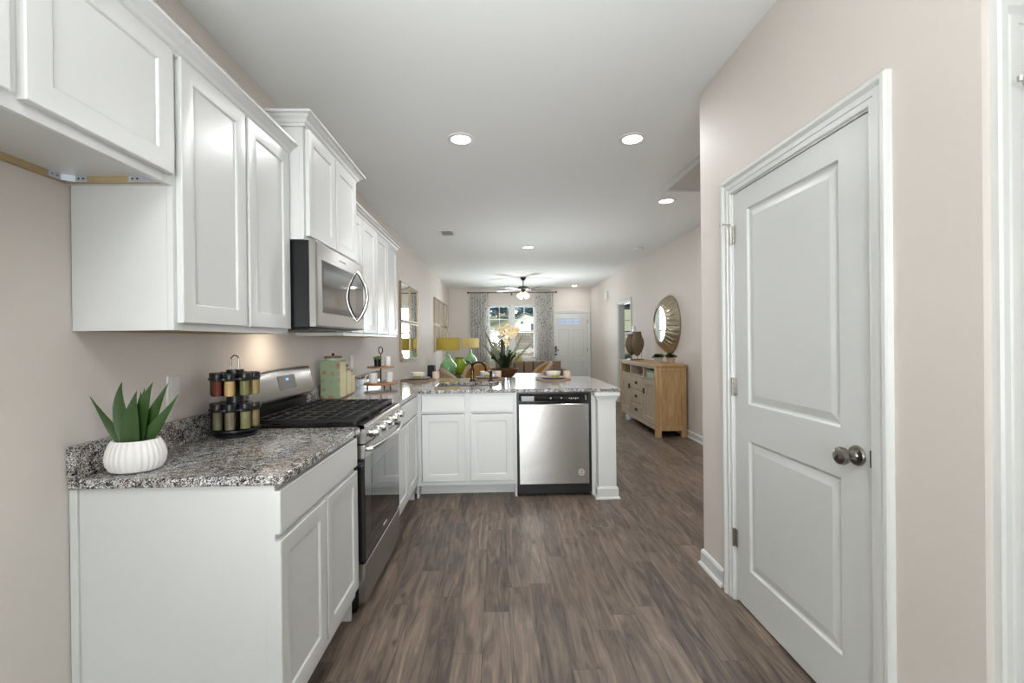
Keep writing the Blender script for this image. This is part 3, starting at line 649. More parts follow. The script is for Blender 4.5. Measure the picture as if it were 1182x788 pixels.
# backguard
bgp = MB(mxz); prof = ((.032, .90), (.075, .90), (.075, .985), (.118, 1.015), (.120, 1.03), (.092, 1.160), (.080, 1.172), (.040, 1.172), (.032, 1.165))
bgp.rings([[(x, z, y) for x, z in prof] for y in (RY0 + .004, RY1 - .004)])
bgo = part('backguard', bgp, steel_m, t, bv=.002, label='stainless back panel with clock')
part('vent', MB().box(.074, .079, RY0 + .02, RY1 - .02, .925, .985), black_m, bgo)
def onslope(z, o=0): return .120 - (z - 1.03) * (.028 / .13) + o
ds = MB()
ds.rings([[(onslope(z, o), y, z) for (y, z) in ((2.50, 1.06), (2.70, 1.06), (2.70, 1.135), (2.50, 1.135))] for o in (.0, .0025)])
dso = part('display', ds, mat('display_dark', (88, 90, 92), .25), bgo)
part('clock_digits', MB().rings([[(onslope(z, o), y, z) for (y, z) in ((2.585, 1.108), (2.615, 1.108), (2.615, 1.120), (2.585, 1.120))] for o in (.0025, .0032)]), mat('clock_blue', (90, 150, 255), .4, emit=1.2), dso)
# burners and grates
for bx, by, br in ((.20, RY0 + .15, .04), (.20, RY1 - .15, .035), (.47, RY0 + .15, .035), (.47, RY1 - .15, .045), (.335, (RY0 + RY1) / 2, .05)):
    part('burner', MB().lathe([(0, .912), (br + .012, .912), (br + .012, .918), (br, .92), (br, .928), (br - .006, .932), (0, .933)], (bx, by, 0), 20), iron_m, t)
W3 = (RY1 - RY0 - .01) / 3
for g in range(3):
    y0 = RY0 + .005 + g * W3 + .002; y1 = y0 + W3 - .004; gx0, gx1 = .125, .615; zt0, zt1 = .938, .952; mb = MB()
    for a in (y0, y1 - .012): mb.box(gx0, gx1, a, a + .012, zt0 - .006, zt1)
    for x in (gx0, gx1 - .012): mb.box(x, x + .012, y0, y1, zt0 - .006, zt1)
    for k in range(1, 7): x = gx0 + (gx1 - gx0) * k / 7; mb.box(x - .0045, x + .0045, y0, y1, zt0, zt1)
    for k in (1, 2): y = y0 + (y1 - y0) * k / 3; mb.box(gx0, gx1, y - .0045, y + .0045, zt0, zt1)
    for x in (gx0, gx1 - .014, (gx0 + gx1) / 2):
        for y in (y0, y1 - .012): mb.box(x, x + .014, y, y + .012, .912, .94)
    part('burner_grate', mb, iron_m, t, bv=.0025, label='black cast iron grate')

# ------------------------------------------------------------------ microwave
t = thing('microwave', 'stainless over-the-range microwave with bowed handle', 'microwave', (.22, 2.563, 1.385))
MY0, MY1, MZ0, MZ1, MX = 2.186, 2.938, 1.392, 1.810, .405
part('body', MB().box(.005, MX, MY0, MY1, MZ0, MZ1), black_m, t, bv=.003)
mw = part('door', MB(mx_).panel(MY0, MY1, MZ0 + .004, MZ1, MX, .036, stile=0, bev=.007), steel_m, t, label='stainless door around dark glass')
part('window', MB(mx_).panel(MY0 + .065, MY1 - .012, MZ0 + .075, MZ1 - .085, MX + .036, .0016, stile=0, bev=.0006), glassblk_m, mw)
part('door_screen', MB(mx_).box(MY0 + .075, MY1 - .17, MZ0 + .105, MZ1 - .125, MX + .0378, MX + .0382), mat('mw_screen', (46, 44, 41), .07, spec=.8, coat=.9), mw)
hz = [(MX + .036 + .062 * math.sin(PI * k / 18) ** .8, 2.800, MZ0 + .055 + .30 * k / 18) for k in range(19)]
part('handle', MB().tube(hz, [.008 + .004 * math.sin(PI * k / 18) for k in range(19)], 12), chrome_m, mw)
part('logo', MB(mx_).box(2.50, 2.60, MZ1 - .05, MZ1 - .042, MX + .0362, MX + .0368), mat('logo_dark', (120, 118, 115), .4), mw)
part('underside_vent', MB().box(.06, .38, MY0 + .05, MY1 - .05, MZ0 - .010, MZ0).box(.10, .16, MY0 + .12, MY0 + .2, MZ0 - .013, MZ0 - .01), blackp_m, t, bv=.003)
area('microwave_cooktop_lamp', (.20, 2.52, MZ0 - .018), (-.35, 0, -1), .10, .07, 1.3, (1, .86, .68))

# ------------------------------------------------------------------ wall plates
def plate(x, y, z, side, label, cat, name, w=.07, h=.115, toggle='outlet'):
    mp = {'L': lambda a, b, c: (c, y + a, z + b), 'R': lambda a, b, c: (XR - c, y + a, z + b)}[side]
    t = thing(name, label, cat, tuple(mp(0, 0, 0)))
    pl = part('plate', MB(mp).panel(-w / 2, w / 2, -h / 2, h / 2, .0005, .006, stile=0), white_pl, t)
    if toggle == 'outlet':
        for b in (-.027, .027): part('socket', MB(mp).panel(-.017, .017, b - .021, b + .021, .006, .0025, stile=0, bev=.001), white_pl, t)
    elif toggle == 'switch': part('rocker', MB(mp).panel(-.017, .017, -.034, .034, .006, .004, stile=0, bev=.001), white_pl, t)
    return t
plate(0, 1.846, 1.136, 'L', 'white duplex outlet on the wall behind the succulent', 'outlet', 'wall_outlet')
plate(0, 4.05, 1.14, 'L', 'white outlet on the wall behind the green canisters', 'outlet', 'wall_outlet', toggle='outlet')
plate(0, 9.85, 1.12, 'R', 'light switch on right wall nearer the side doorway', 'switch', 'light_switch', toggle='switch')
plate(0, 11.1, 1.14, 'R', 'light switch on right wall nearer the entry door', 'switch', 'light_switch', toggle='switch')
plate(0, 10.45, .38, 'R', 'low white outlet on right wall near the floor', 'outlet', 'wall_outlet')
t = thing('door_chime', 'small white chime box high on the right wall', 'chime', (XR, 10.34, 2.28))
part('cover', MB(oR).panel(10.24, 10.44, 2.24, 2.42, .001, .045, stile=0, bev=.006), white_pl, t)
t = thing('thermostat', 'white thermostat right of the side doorway above the sideboard', 'thermostat', (XR, 8.33, 1.5))
th_ = part('housing', MB(oR).panel(8.27, 8.39, 1.45, 1.56, .001, .022, stile=0, bev=.004), white_pl, t)
part('screen', MB(oR).box(8.29, 8.37, 1.50, 1.54, .0232, .0242), mat('lcd_grey', (150, 148, 130), .3), t)

# ------------------------------------------------------------------ ceiling fixtures
def can(x, y, label, power):
    t = thing('recessed_light', label, 'ceiling light', (x, y, ZC), 'recessed ceiling lights')
    part('trim_ring', MB().lathe([(.068, ZC - .0005), (.096, ZC - .0005), (.094, ZC - .006), (.074, ZC - .010), (.068, ZC - .008)], (x, y, 0), 36).rings([], ) if False else MB().rings([[(x + r * math.cos(2 * PI * k / 36), y + r * math.sin(2 * PI * k / 36), z) for k in range(36)] for r, z in ((.068, ZC - .0008), (.096, ZC - .0008), (.094, ZC - .006), (.074, ZC - .010), (.068, ZC - .008), (.068, ZC - .0008))], (False, False)), white_pl, t)
    part('lens', MB().lathe([(0, ZC - .001), (.0675, ZC - .001), (.0675, ZC - .006), (0, ZC - .0065)], (x, y, 0), 32), led_m, t)
    area('recessed_lamp', (x, y, ZC - .014), (0, 0, -1), .13, .13, power, (.96, .98, 1), 'DISK')
can(1.059, 3.178, 'recessed ceiling light over the aisle on the left, beside the wall cabinets', CAN_W)
can(2.268, 3.165, 'recessed ceiling light near the pantry wall corner, right of its twin', CAN_W)
can(3.048, 4.585, 'recessed ceiling light in front of the attic hatch', CAN_W)
can(1.788, 6.855, 'recessed ceiling light alone in the middle of the ceiling', CAN_W)
can(3.33, 11.75, 'smallest, farthest recessed ceiling light before the entry door', 3.0)
for i, (x, y) in enumerate(((.95, .2), (1.2, -1.6))):
    area('kitchen_rear_lamp', (x, y, ZC - .02), (0, 0, -1), .14, .14, 5.0, (.96, .98, 1), 'DISK')
# attic hatch
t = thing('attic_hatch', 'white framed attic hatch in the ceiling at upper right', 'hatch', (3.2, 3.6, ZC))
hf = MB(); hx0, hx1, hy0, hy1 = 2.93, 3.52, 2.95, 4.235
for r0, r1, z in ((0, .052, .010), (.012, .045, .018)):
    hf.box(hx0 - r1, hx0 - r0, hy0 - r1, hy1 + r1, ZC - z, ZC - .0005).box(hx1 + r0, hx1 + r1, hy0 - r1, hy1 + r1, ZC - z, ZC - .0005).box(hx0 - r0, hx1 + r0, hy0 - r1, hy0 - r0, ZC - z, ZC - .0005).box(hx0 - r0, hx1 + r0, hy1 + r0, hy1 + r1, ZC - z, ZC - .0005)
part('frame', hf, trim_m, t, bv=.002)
part('panel', MB().box(hx0 + .004, hx1 - .004, hy0 + .004, hy1 - .004, ZC - .004, ZC - .0005), mat('hatch_shade_grey', (196, 196, 190), .8), t, label='flat hatch board, greyed to stand in for recess shade')  # shade of the recess is put into the board's grey
# vent
t = thing('ceiling_vent', 'small white ceiling register left of the middle ceiling light', 'vent', (.655, 5.92, ZC))
vx0, vx1, vy0, vy1 = .56, .76, 5.77, 6.07
vf = MB().box(vx0, vx1, vy0, vy0 + .03, ZC - .012, ZC - .0005).box(vx0, vx1, vy1 - .03, vy1, ZC - .012, ZC - .0005).box(vx0, vx0 + .03, vy0 + .03, vy1 - .03, ZC - .012, ZC - .0005).box(vx1 - .03, vx1, vy0 + .03, vy1 - .03, ZC - .012, ZC - .0005)
part('frame', vf, white_pl, t, bv=.002)
part('backing', MB().box(vx0 + .03, vx1 - .03, vy0 + .03, vy1 - .03, ZC - .003, ZC - .001), mat('duct_dark', (60, 60, 60), .8), t)
sl = MB()
for k in range(9):
    y = vy0 + .042 + k * .027; sl.rings([[(x, y, ZC - .011), (x, y + .012, ZC - .004), (x, y + .0135, ZC - .005), (x, y + .002, ZC - .012)] for x in (vx0 + .03, vx1 - .03)])
part('louvers', sl, white_pl, t)
solo('smoke_detector', MB().lathe([(0, ZC - .001), (.065, ZC - .001), (.067, ZC - .012), (.058, ZC - .03), (.03, ZC - .036), (0, ZC - .036)], (3.51, 6.95, 0), 28), white_pl, 'round white smoke detector on ceiling above the sideboard', 'smoke detector', (3.51, 6.95, ZC))

# ceiling fan
FX, FY = 1.895, 10.15
t = thing('ceiling_fan', 'ceiling fan with five dark blades and lit glass shades', 'ceiling fan', (FX, FY, ZC))
part('canopy', MB().lathe([(0, ZC - .001), (.068, ZC - .001), (.066, ZC - .02), (.035, ZC - .065), (.016, ZC - .075), (0, ZC - .075)], (FX, FY, 0), 24), darkmetal_m, t)
part('downrod', MB().tube([(FX, FY, ZC - .07), (FX, FY, 2.535)], .012, 10), darkmetal_m, t)
part('motor', MB().lathe([(0, 2.54), (.04, 2.54), (.10, 2.53), (.125, 2.515), (.128, 2.48), (.115, 2.462), (.06, 2.455), (.05, 2.43), (0, 2.43)], (FX, FY, 0), 28), darkmetal_m, t)
fan_w = wood('fan_blade_wood', (70, 58, 48), (96, 80, 66), (6, 6, 6))
for k in range(5):
    a = math.radians(12 + 72 * k); c_, s2_ = math.cos(a), math.sin(a); mb = MB(lambda r, w, z: (FX + r * c_ - w * s2_, FY + r * s2_ + w * c_, z + w * .18))
    pr = [(.20, .050), (.24, .058), (.50, .068), (.60, .066), (.64, .05), (.655, .0)]
    poly = pr + [(r, -w) for r, w in pr[-2::-1]]
    mb.rings([[(r, w, z) for r, w in poly] for z in (2.452, 2.459)])
    bl = part('blade', mb, fan_w, t)
    part('blade_arm', MB(lambda r, w, z: (FX + r * c_ - w * s2_, FY + r * s2_ + w * c_, z)).box(.10, .26, -.014, .014, 2.461, 2.468), darkmetal_m, bl)
part('light_kit', MB().lathe([(0, 2.43), (.04, 2.43), (.05, 2.41), (.045, 2.375), (.02, 2.36), (0, 2.36)], (FX, FY, 0), 20), mat('brass_kit', (190, 135, 60), .3, .8), t)
shade_g = mat('frosted_shade', (255, 236, 205), .5, emit=3.0)
for k in range(4):
    a = math.radians(35 + 90 * k); dx, dy = math.cos(a), math.sin(a)
    part('lamp_shade', MB().tube([(FX + dx * (.04 + .085 * q), FY + dy * (.04 + .085 * q), 2.395 - .10 * q) for q in (0, .25, .5, .8, 1)], [.014, .03, .045, .055, .058], 16), shade_g, t, label='glowing frosted glass shade')
pl_ = bpy.data.lights.new('fan_lamp', 'POINT'); pl_.energy = 10; pl_.color = (1, .88, .7); pl_.shadow_soft_size = .06
po = bpy.data.objects.new('fan_lamp', pl_); COL.objects.link(po); po.location = (FX, FY, 2.24)

# ------------------------------------------------------------------ near counter objects
def leaf_blade(mb, pts, widths, thick=.004, face=(0, -1, 0), cup=.25):
    pts = [Vector(p) for p in pts]; rows = []; fv = Vector(face)
    for i, p in enumerate(pts):
        d = (pts[min(i + 1, len(pts) - 1)] - pts[max(i - 1, 0)]).normalized(); side = d.cross(fv)
        side = side.normalized() if side.length > 1e-4 else Vector((1, 0, 0)); nrm = side.cross(d).normalized(); w = widths[i] / 2; th = thick * (w / max(widths) * 2 * .7 + .3)
        rows.append([tuple(p + side * w + nrm * cup * w), tuple(p + side * w * .5 + nrm * (cup * w * .3 + th * .2)), tuple(p + nrm * th * .3), tuple(p - side * w * .5 + nrm * (cup * w * .3 + th * .2)), tuple(p - side * w + nrm * cup * w), tuple(p - side * w * .5 - nrm * th), tuple(p - nrm * th * 1.3), tuple(p + side * w * .5 - nrm * th)])
    return mb.rings(rows)
def bez(p0, p1, p2, n=9):
    p0, p1, p2 = Vector(p0), Vector(p1), Vector(p2); return [p0 * (1 - t_) ** 2 + p1 * 2 * t_ * (1 - t_) + p2 * t_ ** 2 for t_ in [i / n for i in range(n + 1)]]
t = thing('potted_succulent', 'green spiky succulent in a ribbed white pot on the near counter end', 'plant', (.125, 1.497, CT1))
potm = mat('white_ceramic', (232, 229, 225), .45, var=.02)
PXC, PYC = .128, 1.497
part('pot', MB().lathe([(0, CT1 + .001), (.058, CT1 + .001), (.070, CT1 + .006), (.080, CT1 + .025), (.083, CT1 + .045), (.079, CT1 + .068), (.070, CT1 + .090), (.064, CT1 + .100), (.060, CT1 + .100), (.058, CT1 + .088), (0, CT1 + .086)], (PXC, PYC, 0), 144, sx=1, sy=.88, flute=.022, nf=30), potm, t)
part('soil', MB().lathe([(0, CT1 + .087), (.0585, CT1 + .087), (.055, CT1 + .092), (0, CT1 + .095)], (PXC, PYC, 0), 24, sy=.88), mat('soil', (62, 50, 42), .9, var=.4, vscale=120), t)
leafm = mat('succulent_green', (54, 80, 38), .38, var=.18, vscale=14)
Z0 = CT1 + .09
# tip offsets (dx, dy, dz), width
for dx, dy, dz, w, cx, cz in ((-.126, -.02, .152, .036, -.052, .035), (-.022, -.025, .196, .052, -.046, .12), (-.006, .03, .160, .036, .0, .10),
        (.014, .02, .172, .034, .006, .10), (.064, -.012, .194, .054, .026, .11), (.096, .012, .188, .040, .052, .10),
        (.136, .0, .152, .044, .062, .035), (.030, -.034, .168, .060, .006, .08), (.05, .05, .13, .034, .03, .08), (-.05, .05, .12, .034, -.03, .08)):
    mb = MB(); b0 = (PXC + dx * .12, PYC + dy * .5, Z0 - .012); P = bez(b0, (PXC + cx, PYC + dy * .8, Z0 + cz), (PXC + dx, PYC + dy, Z0 + dz))
    ws = [w * q for q in (.80, .95, 1.0, .98, .90, .78, .60, .40, .20, .015)]
    leaf_blade(mb, P, ws, .005, cup=.35); part('leaf', mb, leafm, t)

# spice rack
SRX, SRY = .138, 2.035
t = thing('spice_rack', 'two tier black revolving spice rack with wire handle', 'spice rack', (SRX, SRY, CT1))
part('base', MB().lathe([(0, CT1 + .001), (.085, CT1 + .001), (.087, CT1 + .012), (.078, CT1 + .018), (.082, CT1 + .024), (.100, CT1 + .028), (.100, CT1 + .034), (0, CT1 + .034)], (SRX, SRY, 0), 36), blackp_m, t)
part('pole', MB().lathe([(0, CT1 + .034), (.035, CT1 + .034), (.035, CT1 + .29), (0, CT1 + .292)], (SRX, SRY, 0), 20), blackp_m, t)
def scallop(z0, z1):
    poly = []
    for k in range(96):
        a = 2 * PI * k / 96; poly.append((SRX + (.096 + .007 * math.cos(8 * a)) * math.cos(a), SRY + (.096 + .007 * math.cos(8 * a)) * math.sin(a)))
    return poly
JZ = (CT1 + .036, CT1 + .180); JH = (.080, .068)
for i in (0, 1): part('tier_tray', MB().prism(scallop(0, 0), JZ[i] + JH[i] + .001, JZ[i] + JH[i] + .009), blackp_m, t)
hh = [(SRX, SRY - .017, CT1 + .285)] + [(SRX, SRY - .017 * math.cos(a), CT1 + .335 + .017 * math.sin(a)) for a in [PI * k / 10 for k in range(11)]] + [(SRX, SRY + .017, CT1 + .285)]
hh = [(SRX + (p[1] - SRY), SRY, p[2]) for p in hh]
part('handle', MB().tube(hh, .0028, 8), darkmetal_m, t)
jar_glass = glass_m; lidm = mat('lid_black', (16, 16, 17), .35)
cols = {(1, 4): ('grey-green', (118, 112, 84)), (1, 5): ('brick red', (120, 52, 34)), (1, 6): ('pale yellow tan', (206, 172, 116)), (1, 7): ('olive green', (128, 120, 74)), (1, 0): ('golden tan', (176, 148, 96)),
        (0, 4): ('dark olive', (98, 92, 68)), (0, 5): ('dull green', (112, 106, 78)), (0, 6): ('grey brown', (122, 108, 88)), (0, 7): ('mossy yellow-green', (134, 128, 84)), (0, 0): ('light brown', (150, 126, 90))}
posw = {4: 'at the left end', 5: 'second from the left', 6: 'front and centre', 7: 'right of centre', 0: 'at the right end'}
for tier in (1, 0):
    for k in range(8):
        a = 2 * PI * k / 8 + math.radians(14); x, y = SRX + .074 * math.cos(a), SRY + .074 * math.sin(a); z = JZ[tier]; h = JH[tier]
        tn = ('bottom', 'top')[tier]
        cn, cc = cols.get((tier, k), ('brown', (110, 92, 66)))
        lab = ('%s spice jar %s of the %s tier' % (cn, posw[k], tn)) if k in posw else 'black lidded spice jar hidden on the wall side of the %s tier' % tn
        j = thing('spice_jar', lab, 'spice jar', (x, y, z), 'spice jars in the black rack')
        part('contents', MB().lathe([(0, z + .001), (.0195, z + .001), (.021, z + .003), (.021, z + h * .93), (0, z + h * .93)], (x, y, 0), 18), mat('spice_' + cn.replace(' ', '_').replace('-', '_'), cc, .8, var=.2, vscale=260), j)
        part('glass_body', MB().lathe([(0, z), (.022, z), (.0235, z + .002), (.0235, z + h - .001), (.021, z + h), (0, z + h)], (x, y, 0), 18), jar_glass, j)
        part('lid', MB().lathe([(0, z + h), (.0255, z + h), (.0262, z + h + .003), (.0262, z + h + .027), (.0245, z + h + .030), (0, z + h + .0302)], (x, y, 0), 24), lidm, j)

# ------------------------------------------------------------------ far-side counter objects
canm = None
def floral():
    m, n, l, b = new_mat('canister_paint'); tc = n.new('ShaderNodeTexCoord')
    v = n.new('ShaderNodeTexVoronoi'); v.inputs['Scale'].default_value = 17; v.inputs['Randomness'].default_value = .35; l.new(tc.outputs['Object'], v.inputs['Vector'])
    r = ramp(n, [(0, (0.95,) * 3), (.36, (.95,) * 3), (.46, (0,) * 3)]); l.new(v.outputs['Distance'], r.inputs[0])
    no = n.new('ShaderNodeTexNoise'); no.inputs['Scale'].default_value = 90; l.new(tc.outputs['Object'], no.inputs['Vector'])
    mu = n.new('ShaderNodeMath'); mu.operation = 'MULTIPLY'; l.new(r.outputs[0], mu.inputs[0]); l.new(no.outputs['Fac'], mu.inputs[1])
    mx = n.new('ShaderNodeMixRGB'); mx.inputs[1].default_value = lin((136, 150, 122)) + (1,); mx.inputs[2].default_value = lin((150, 92, 62)) + (1,)
    m2 = n.new('ShaderNodeMath'); m2.operation = 'MULTIPLY'; m2.inputs[1].default_value = 1.6; m2.use_clamp = True; l.new(mu.outputs[0], m2.inputs[0]); l.new(m2.outputs[0], mx.inputs[0]); l.new(mx.outputs[0], b.inputs['Base Color'])
    b.inputs['Roughness'].default_value = .4
    return m
canm = floral()
creamf = mat('canister_cream', (206, 196, 158), .45, var=.3, vscale=60)
lidw = wood('lid_wood', (104, 66, 38), (140, 92, 56), (20, 20, 20))
for i, (x0, y0, w, h, lab) in enumerate(((.035, 3.25, .140, .275, 'tallest green floral canister with wooden lid, next to the range'), (.045, 3.425, .118, .205, 'middle sized green floral canister behind the tallest'), (.050, 3.575, .10, .155, 'smallest green floral canister, last of the three'))):
    t = thing('canister', lab, 'canister', (x0 + w / 2, y0 + w / 2, CT1), 'green floral canisters')
    part('body', MB().box(x0, x0 + w, y0, y0 + w, CT1 + .001, CT1 + h), canm, t, bv=.006)
    part('side_panel', MB().box(x0 + w, x0 + w + .0015, y0 + .008, y0 + w - .008, CT1 + .012, CT1 + h - .012), creamf, t, label='cream patterned side')
    cxn, cyn = x0 + w / 2, y0 + w / 2
    part('neck', MB().lathe([(0, CT1 + h), (w * .42, CT1 + h), (w * .40, CT1 + h + .016), (0, CT1 + h + .016)], (cxn, cyn, 0), 24), mat('canister_neck', (150, 178, 148), .4), t)
    ld = part('lid', MB().lathe([(0, CT1 + h + .016), (w * .44, CT1 + h + .016), (w * .44, CT1 + h + .028), (w * .38, CT1 + h + .031), (0, CT1 + h + .031)], (cxn, cyn, 0), 24), lidw, t)
    part('lid_knob', MB().lathe([(0, CT1 + h + .03), (.008, CT1 + h + .03), (.006, CT1 + h + .036), (.012, CT1 + h + .044), (.006, CT1 + h + .052), (0, CT1 + h + .053)], (cxn, cyn, 0), 14), darkmetal_m, ld)

TX, TY = .268, 4.02
trayw = wood('tray_wood', (140, 92, 58), (176, 124, 84), (6, 40, 40))
t = thing('tiered_tray', 'two tier round wooden serving tray with black metal loop', 'tray', (TX, TY, CT1))
blm = mat('black_iron', (28, 26, 25), .5)
part('lower_board', MB().lathe([(0, .945), (.143, .945), (.146, .950), (.146, .958), (.143, .962), (0, .962)], (TX, TY, 0), 40), trayw, t)
part('upper_board', MB().lathe([(0, 1.090), (.114, 1.090), (.117, 1.094), (.117, 1.100), (.114, 1.104), (0, 1.104)], (TX, TY, 0), 40), trayw, t)
lp = [(TX, TY, .96), (TX, TY, 1.215)] + [(TX + .018 * math.sin(a), TY, 1.245 - .03 * math.cos(a)) for a in [2 * PI * k / 14 for k in range(15)]]
part('center_post', MB().tube([(TX, TY, .962), (TX, TY, 1.09)], .006, 8).tube([(TX, TY, 1.104), (TX, TY, 1.21)], .005, 8).tube(lp[2:], .0045, 8), blm, t)
for ang in (-35, 90, 215):
    a = math.radians(ang); x, y = TX + .12 * math.cos(a), TY + .12 * math.sin(a)
    part('leg', MB().box(x - .004, x + .004, y - .008, y + .008, CT1 + .001, .945).box(x - .008, x + .008, y - .008, y + .008, CT1 + .001, CT1 + .004), blm, t)
mugm = mat('mug_white', (222, 219, 215), .35, var=.03, vscale=40)
def mug(x, y, z, ang, label, r=.036, h=.09):
    m = thing('mug', label, 'mug', (x, y, z), 'speckled white mugs on the wooden tray')
    part('cup', MB().lathe([(0, z + .001), (r * .8, z + .001), (r * .84, z + .004), (r, z + h), (r - .003, z + h), (r * .8, z + .01), (0, z + .008)], (x, y, 0), 28), mugm, m)
    ca, sa = math.cos(ang), math.sin(ang); P = []
    for k in range(9):
        q = PI * k / 8; rr = r * .86 + .030 * math.sin(q); P.append((x + ca * rr, y + sa * rr, z + h * .52 + .029 * math.cos(q)))
    part('handle', MB().tube(P, .006, 8), mugm, m)
mug(TX - .050, TY - .062, .962, PI + .3, 'white mug with handle on the left of the lower tray board', .040, .088)
mug(TX + .065, TY + .035, .962, PI / 2, 'white mug on the right of the lower tray board', .034, .090)
mug(TX + .052, TY + .045, 1.104, PI / 2, 'white cup beside the tiny plant on the upper tray board', .028, .085)
t = thing('potted_plant', 'tiny moss plant in a black pot on the upper tray board', 'plant', (TX - .012, TY - .06, 1.104))
px_, py_ = TX - .012, TY - .062
part('pot', MB().lathe([(0, 1.105), (.026, 1.105), (.030, 1.165), (.026, 1.165), (.025, 1.158), (0, 1.157)], (px_, py_, 0), 20), black_m, t)
mb = MB(); rnd = random.Random(3)
for k in range(26):
    a, r_, z_ = rnd.uniform(0, 2 * PI), rnd.uniform(0, .028), rnd.uniform(1.163, 1.19); mb.sphere((px_ + r_ * math.cos(a), py_ + r_ * math.sin(a), z_), rnd.uniform(.007, .012), n=8)
part('foliage', mb, mat('moss_green', (86, 106, 44), .8, var=.35, vscale=150), t)

# place settings
mat_w = mat('woven_mat', (150, 122, 96), .8, var=.25, vscale=160, bump=.6, bscale=500)
plm = mat('plate_lavender', (156, 148, 160), .3, var=.04); blw = mat('bowl_white', (226, 216, 208), .35); napm = mat('napkin_green', (128, 130, 44), .8)
tum = mat('tumbler_tan', (206, 186, 164), .6, var=.12, vscale=120)
ps = (('leftmost, by the wall', .47, 4.74), ('middle, behind the faucet', 1.19, 4.76), ('rightmost, nearest the end post', 1.87, 4.62))
for i, (w_, x, y) in enumerate(ps):
    z = CT1
    solo('placemat', MB().lathe([(0, z + .0005), (.178, z + .0005), (.182, z + .005), (.178, z + .010), (0, z + .010)], (x, y, 0), 44), mat_w, 'round woven placemat, the %s of the place settings' % w_, 'placemat', (x, y, z), 'woven placemats on the peninsula')
    solo('plate', MB().lathe([(0, z + .0105), (.075, z + .0105), (.085, z + .014), (.125, z + .027), (.127, z + .030), (.122, z + .031), (.08, z + .019), (0, z + .017)], (x, y, 0), 44), plm, 'grey-lavender dinner plate on the %s of the placemats' % w_, 'plate', (x, y, z + .01), 'dinner plates on the peninsula')
    solo('bowl', MB().lathe([(0, z + .0195), (.035, z + .0195), (.042, z + .024), (.068, z + .050), (.078, z + .085), (.075, z + .085), (.062, z + .052), (.035, z + .03), (0, z + .028)], (x, y, 0), 36), blw, 'cream bowl on the %s of the plates' % w_, 'bowl', (x, y, z + .02), 'cream bowls on the peninsula')
    nb = MB()
    for k in range(4): nb.rings([[(x + .01 + .036 * sx_ , y - .100 + .010 * sy_, z + .0225 + .005 * k + .002 * sx_ * sy_ + hh_) for sx_, sy_ in ((-1, -1), (0, -1.3), (1, -1), (1, 1), (0, 1.2), (-1, 1))] for hh_ in (0.008, .013)])
    solo('napkin', nb, napm, 'olive green napkin on the %s of the plates' % w_, 'napkin', (x, y - .1, z + .03), 'olive napkins', bv=.001)
    gx, gy = x + (.16, .11, .165)[i], y + .17
    solo('tumbler', MB().lathe([(0, z + .001), (.034, z + .001), (.037, z + .004), (.039, z + .075), (.036, z + .075), (.033, z + .012), (0, z + .010)], (gx, gy, 0), 26), tum, 'tan tumbler behind and right of the %s of the place settings' % w_, 'tumbler', (gx, gy, z), 'tan tumblers on the peninsula')

# ------------------------------------------------------------------ dining table, orchid
dw = wood('table_wood', (84, 62, 46), (110, 84, 62), (4, 30, 30), .35)
t = thing('dining_table', 'dark wooden dining table beyond the peninsula carrying the orchid', 'table', (1.45, 7.2, 0))
part('table_top', MB().box(1.0, 2.05, 6.55, 7.75, .72, .755), dw, t, bv=.008)
for x in (1.04, 1.91):
    for y in (6.63, 7.61): part('leg', MB().rings([[(x - w, y - w, z), (x + .06 + w, y - w, z), (x + .06 + w, y + .06 + w, z), (x - w, y + .06 + w, z)] for w, z in ((-.012, 0), (.004, .66), (.004, .72))]), dw, t)
part('apron', MB().box(1.08, 1.95, 6.62, 6.645, .64, .72).box(1.08, 1.95, 7.655, 7.68, .64, .72).box(1.05, 1.075, 6.65, 7.65, .64, .72).box(1.955, 1.98, 6.65, 7.65, .64, .72), dw, t)
OX, OY, OZ = 1.405, 6.85, .756
t = thing('potted_orchid', 'cream orchid with long strap leaves in a brown wooden bowl', 'plant', (OX, OY, OZ))
part('bowl', MB().lathe([(0, OZ), (.10, OZ), (.13, OZ + .02), (.185, OZ + .09), (.215, OZ + .140), (.205, OZ + .142), (.17, OZ + .09), (.0, OZ + .08)], (OX, OY, 0), 40), wood('bowl_wood', (86, 54, 34), (120, 80, 52), (8, 8, 30)), t)
part('moss', MB().lathe([(0, OZ + .09), (.18, OZ + .10), (.185, OZ + .12), (.12, OZ + .15), (0, OZ + .16)], (OX, OY, 0), 24), mat('dark_moss', (44, 46, 26), .9, var=.4, vscale=60), t)
dleaf = mat('orchid_leaf_dark', (36, 44, 22), .4, var=.25, vscale=10); sleaf = mat('strap_leaf', (84, 92, 50), .45, var=.25, vscale=10)
zz = OZ + .13
for dx, dy, dz, w in ((-.20, -.06, .16, .14), (-.23, .02, .24, .14), (.17, -.05, .18, .14), (.19, .05, .23, .13), (-.08, -.13, .10, .13), (.08, -.14, .12, .13), (0, .12, .2, .12), (-.13, .1, .26, .12), (.10, .02, .28, .12), (.02, -.08, .2, .12), (-.05, -.05, .24, .11)):
    mb = MB(); leaf_blade(mb, bez((OX + dx * .15, OY + dy * .15, zz), (OX + dx * .7, OY + dy * .7, zz + dz + .05), (OX + dx, OY + dy, zz + dz)), [w * q for q in (.4, .6, .8, .95, 1, 1, .95, .8, .55, .12)], .006, face=(0, -.3, 1) if abs(dx) > .1 else (1, 0, .6)); part('leaf', mb, dleaf, t, label='broad dark leaf')
def PX(u, v, y):  # image direction used only to choose leaf tip positions in the plane of the plant
    return (1.2987 + (u - 574) * y / 521.0, y, 1.3187 - (v - 392.6) * y / 521.0)
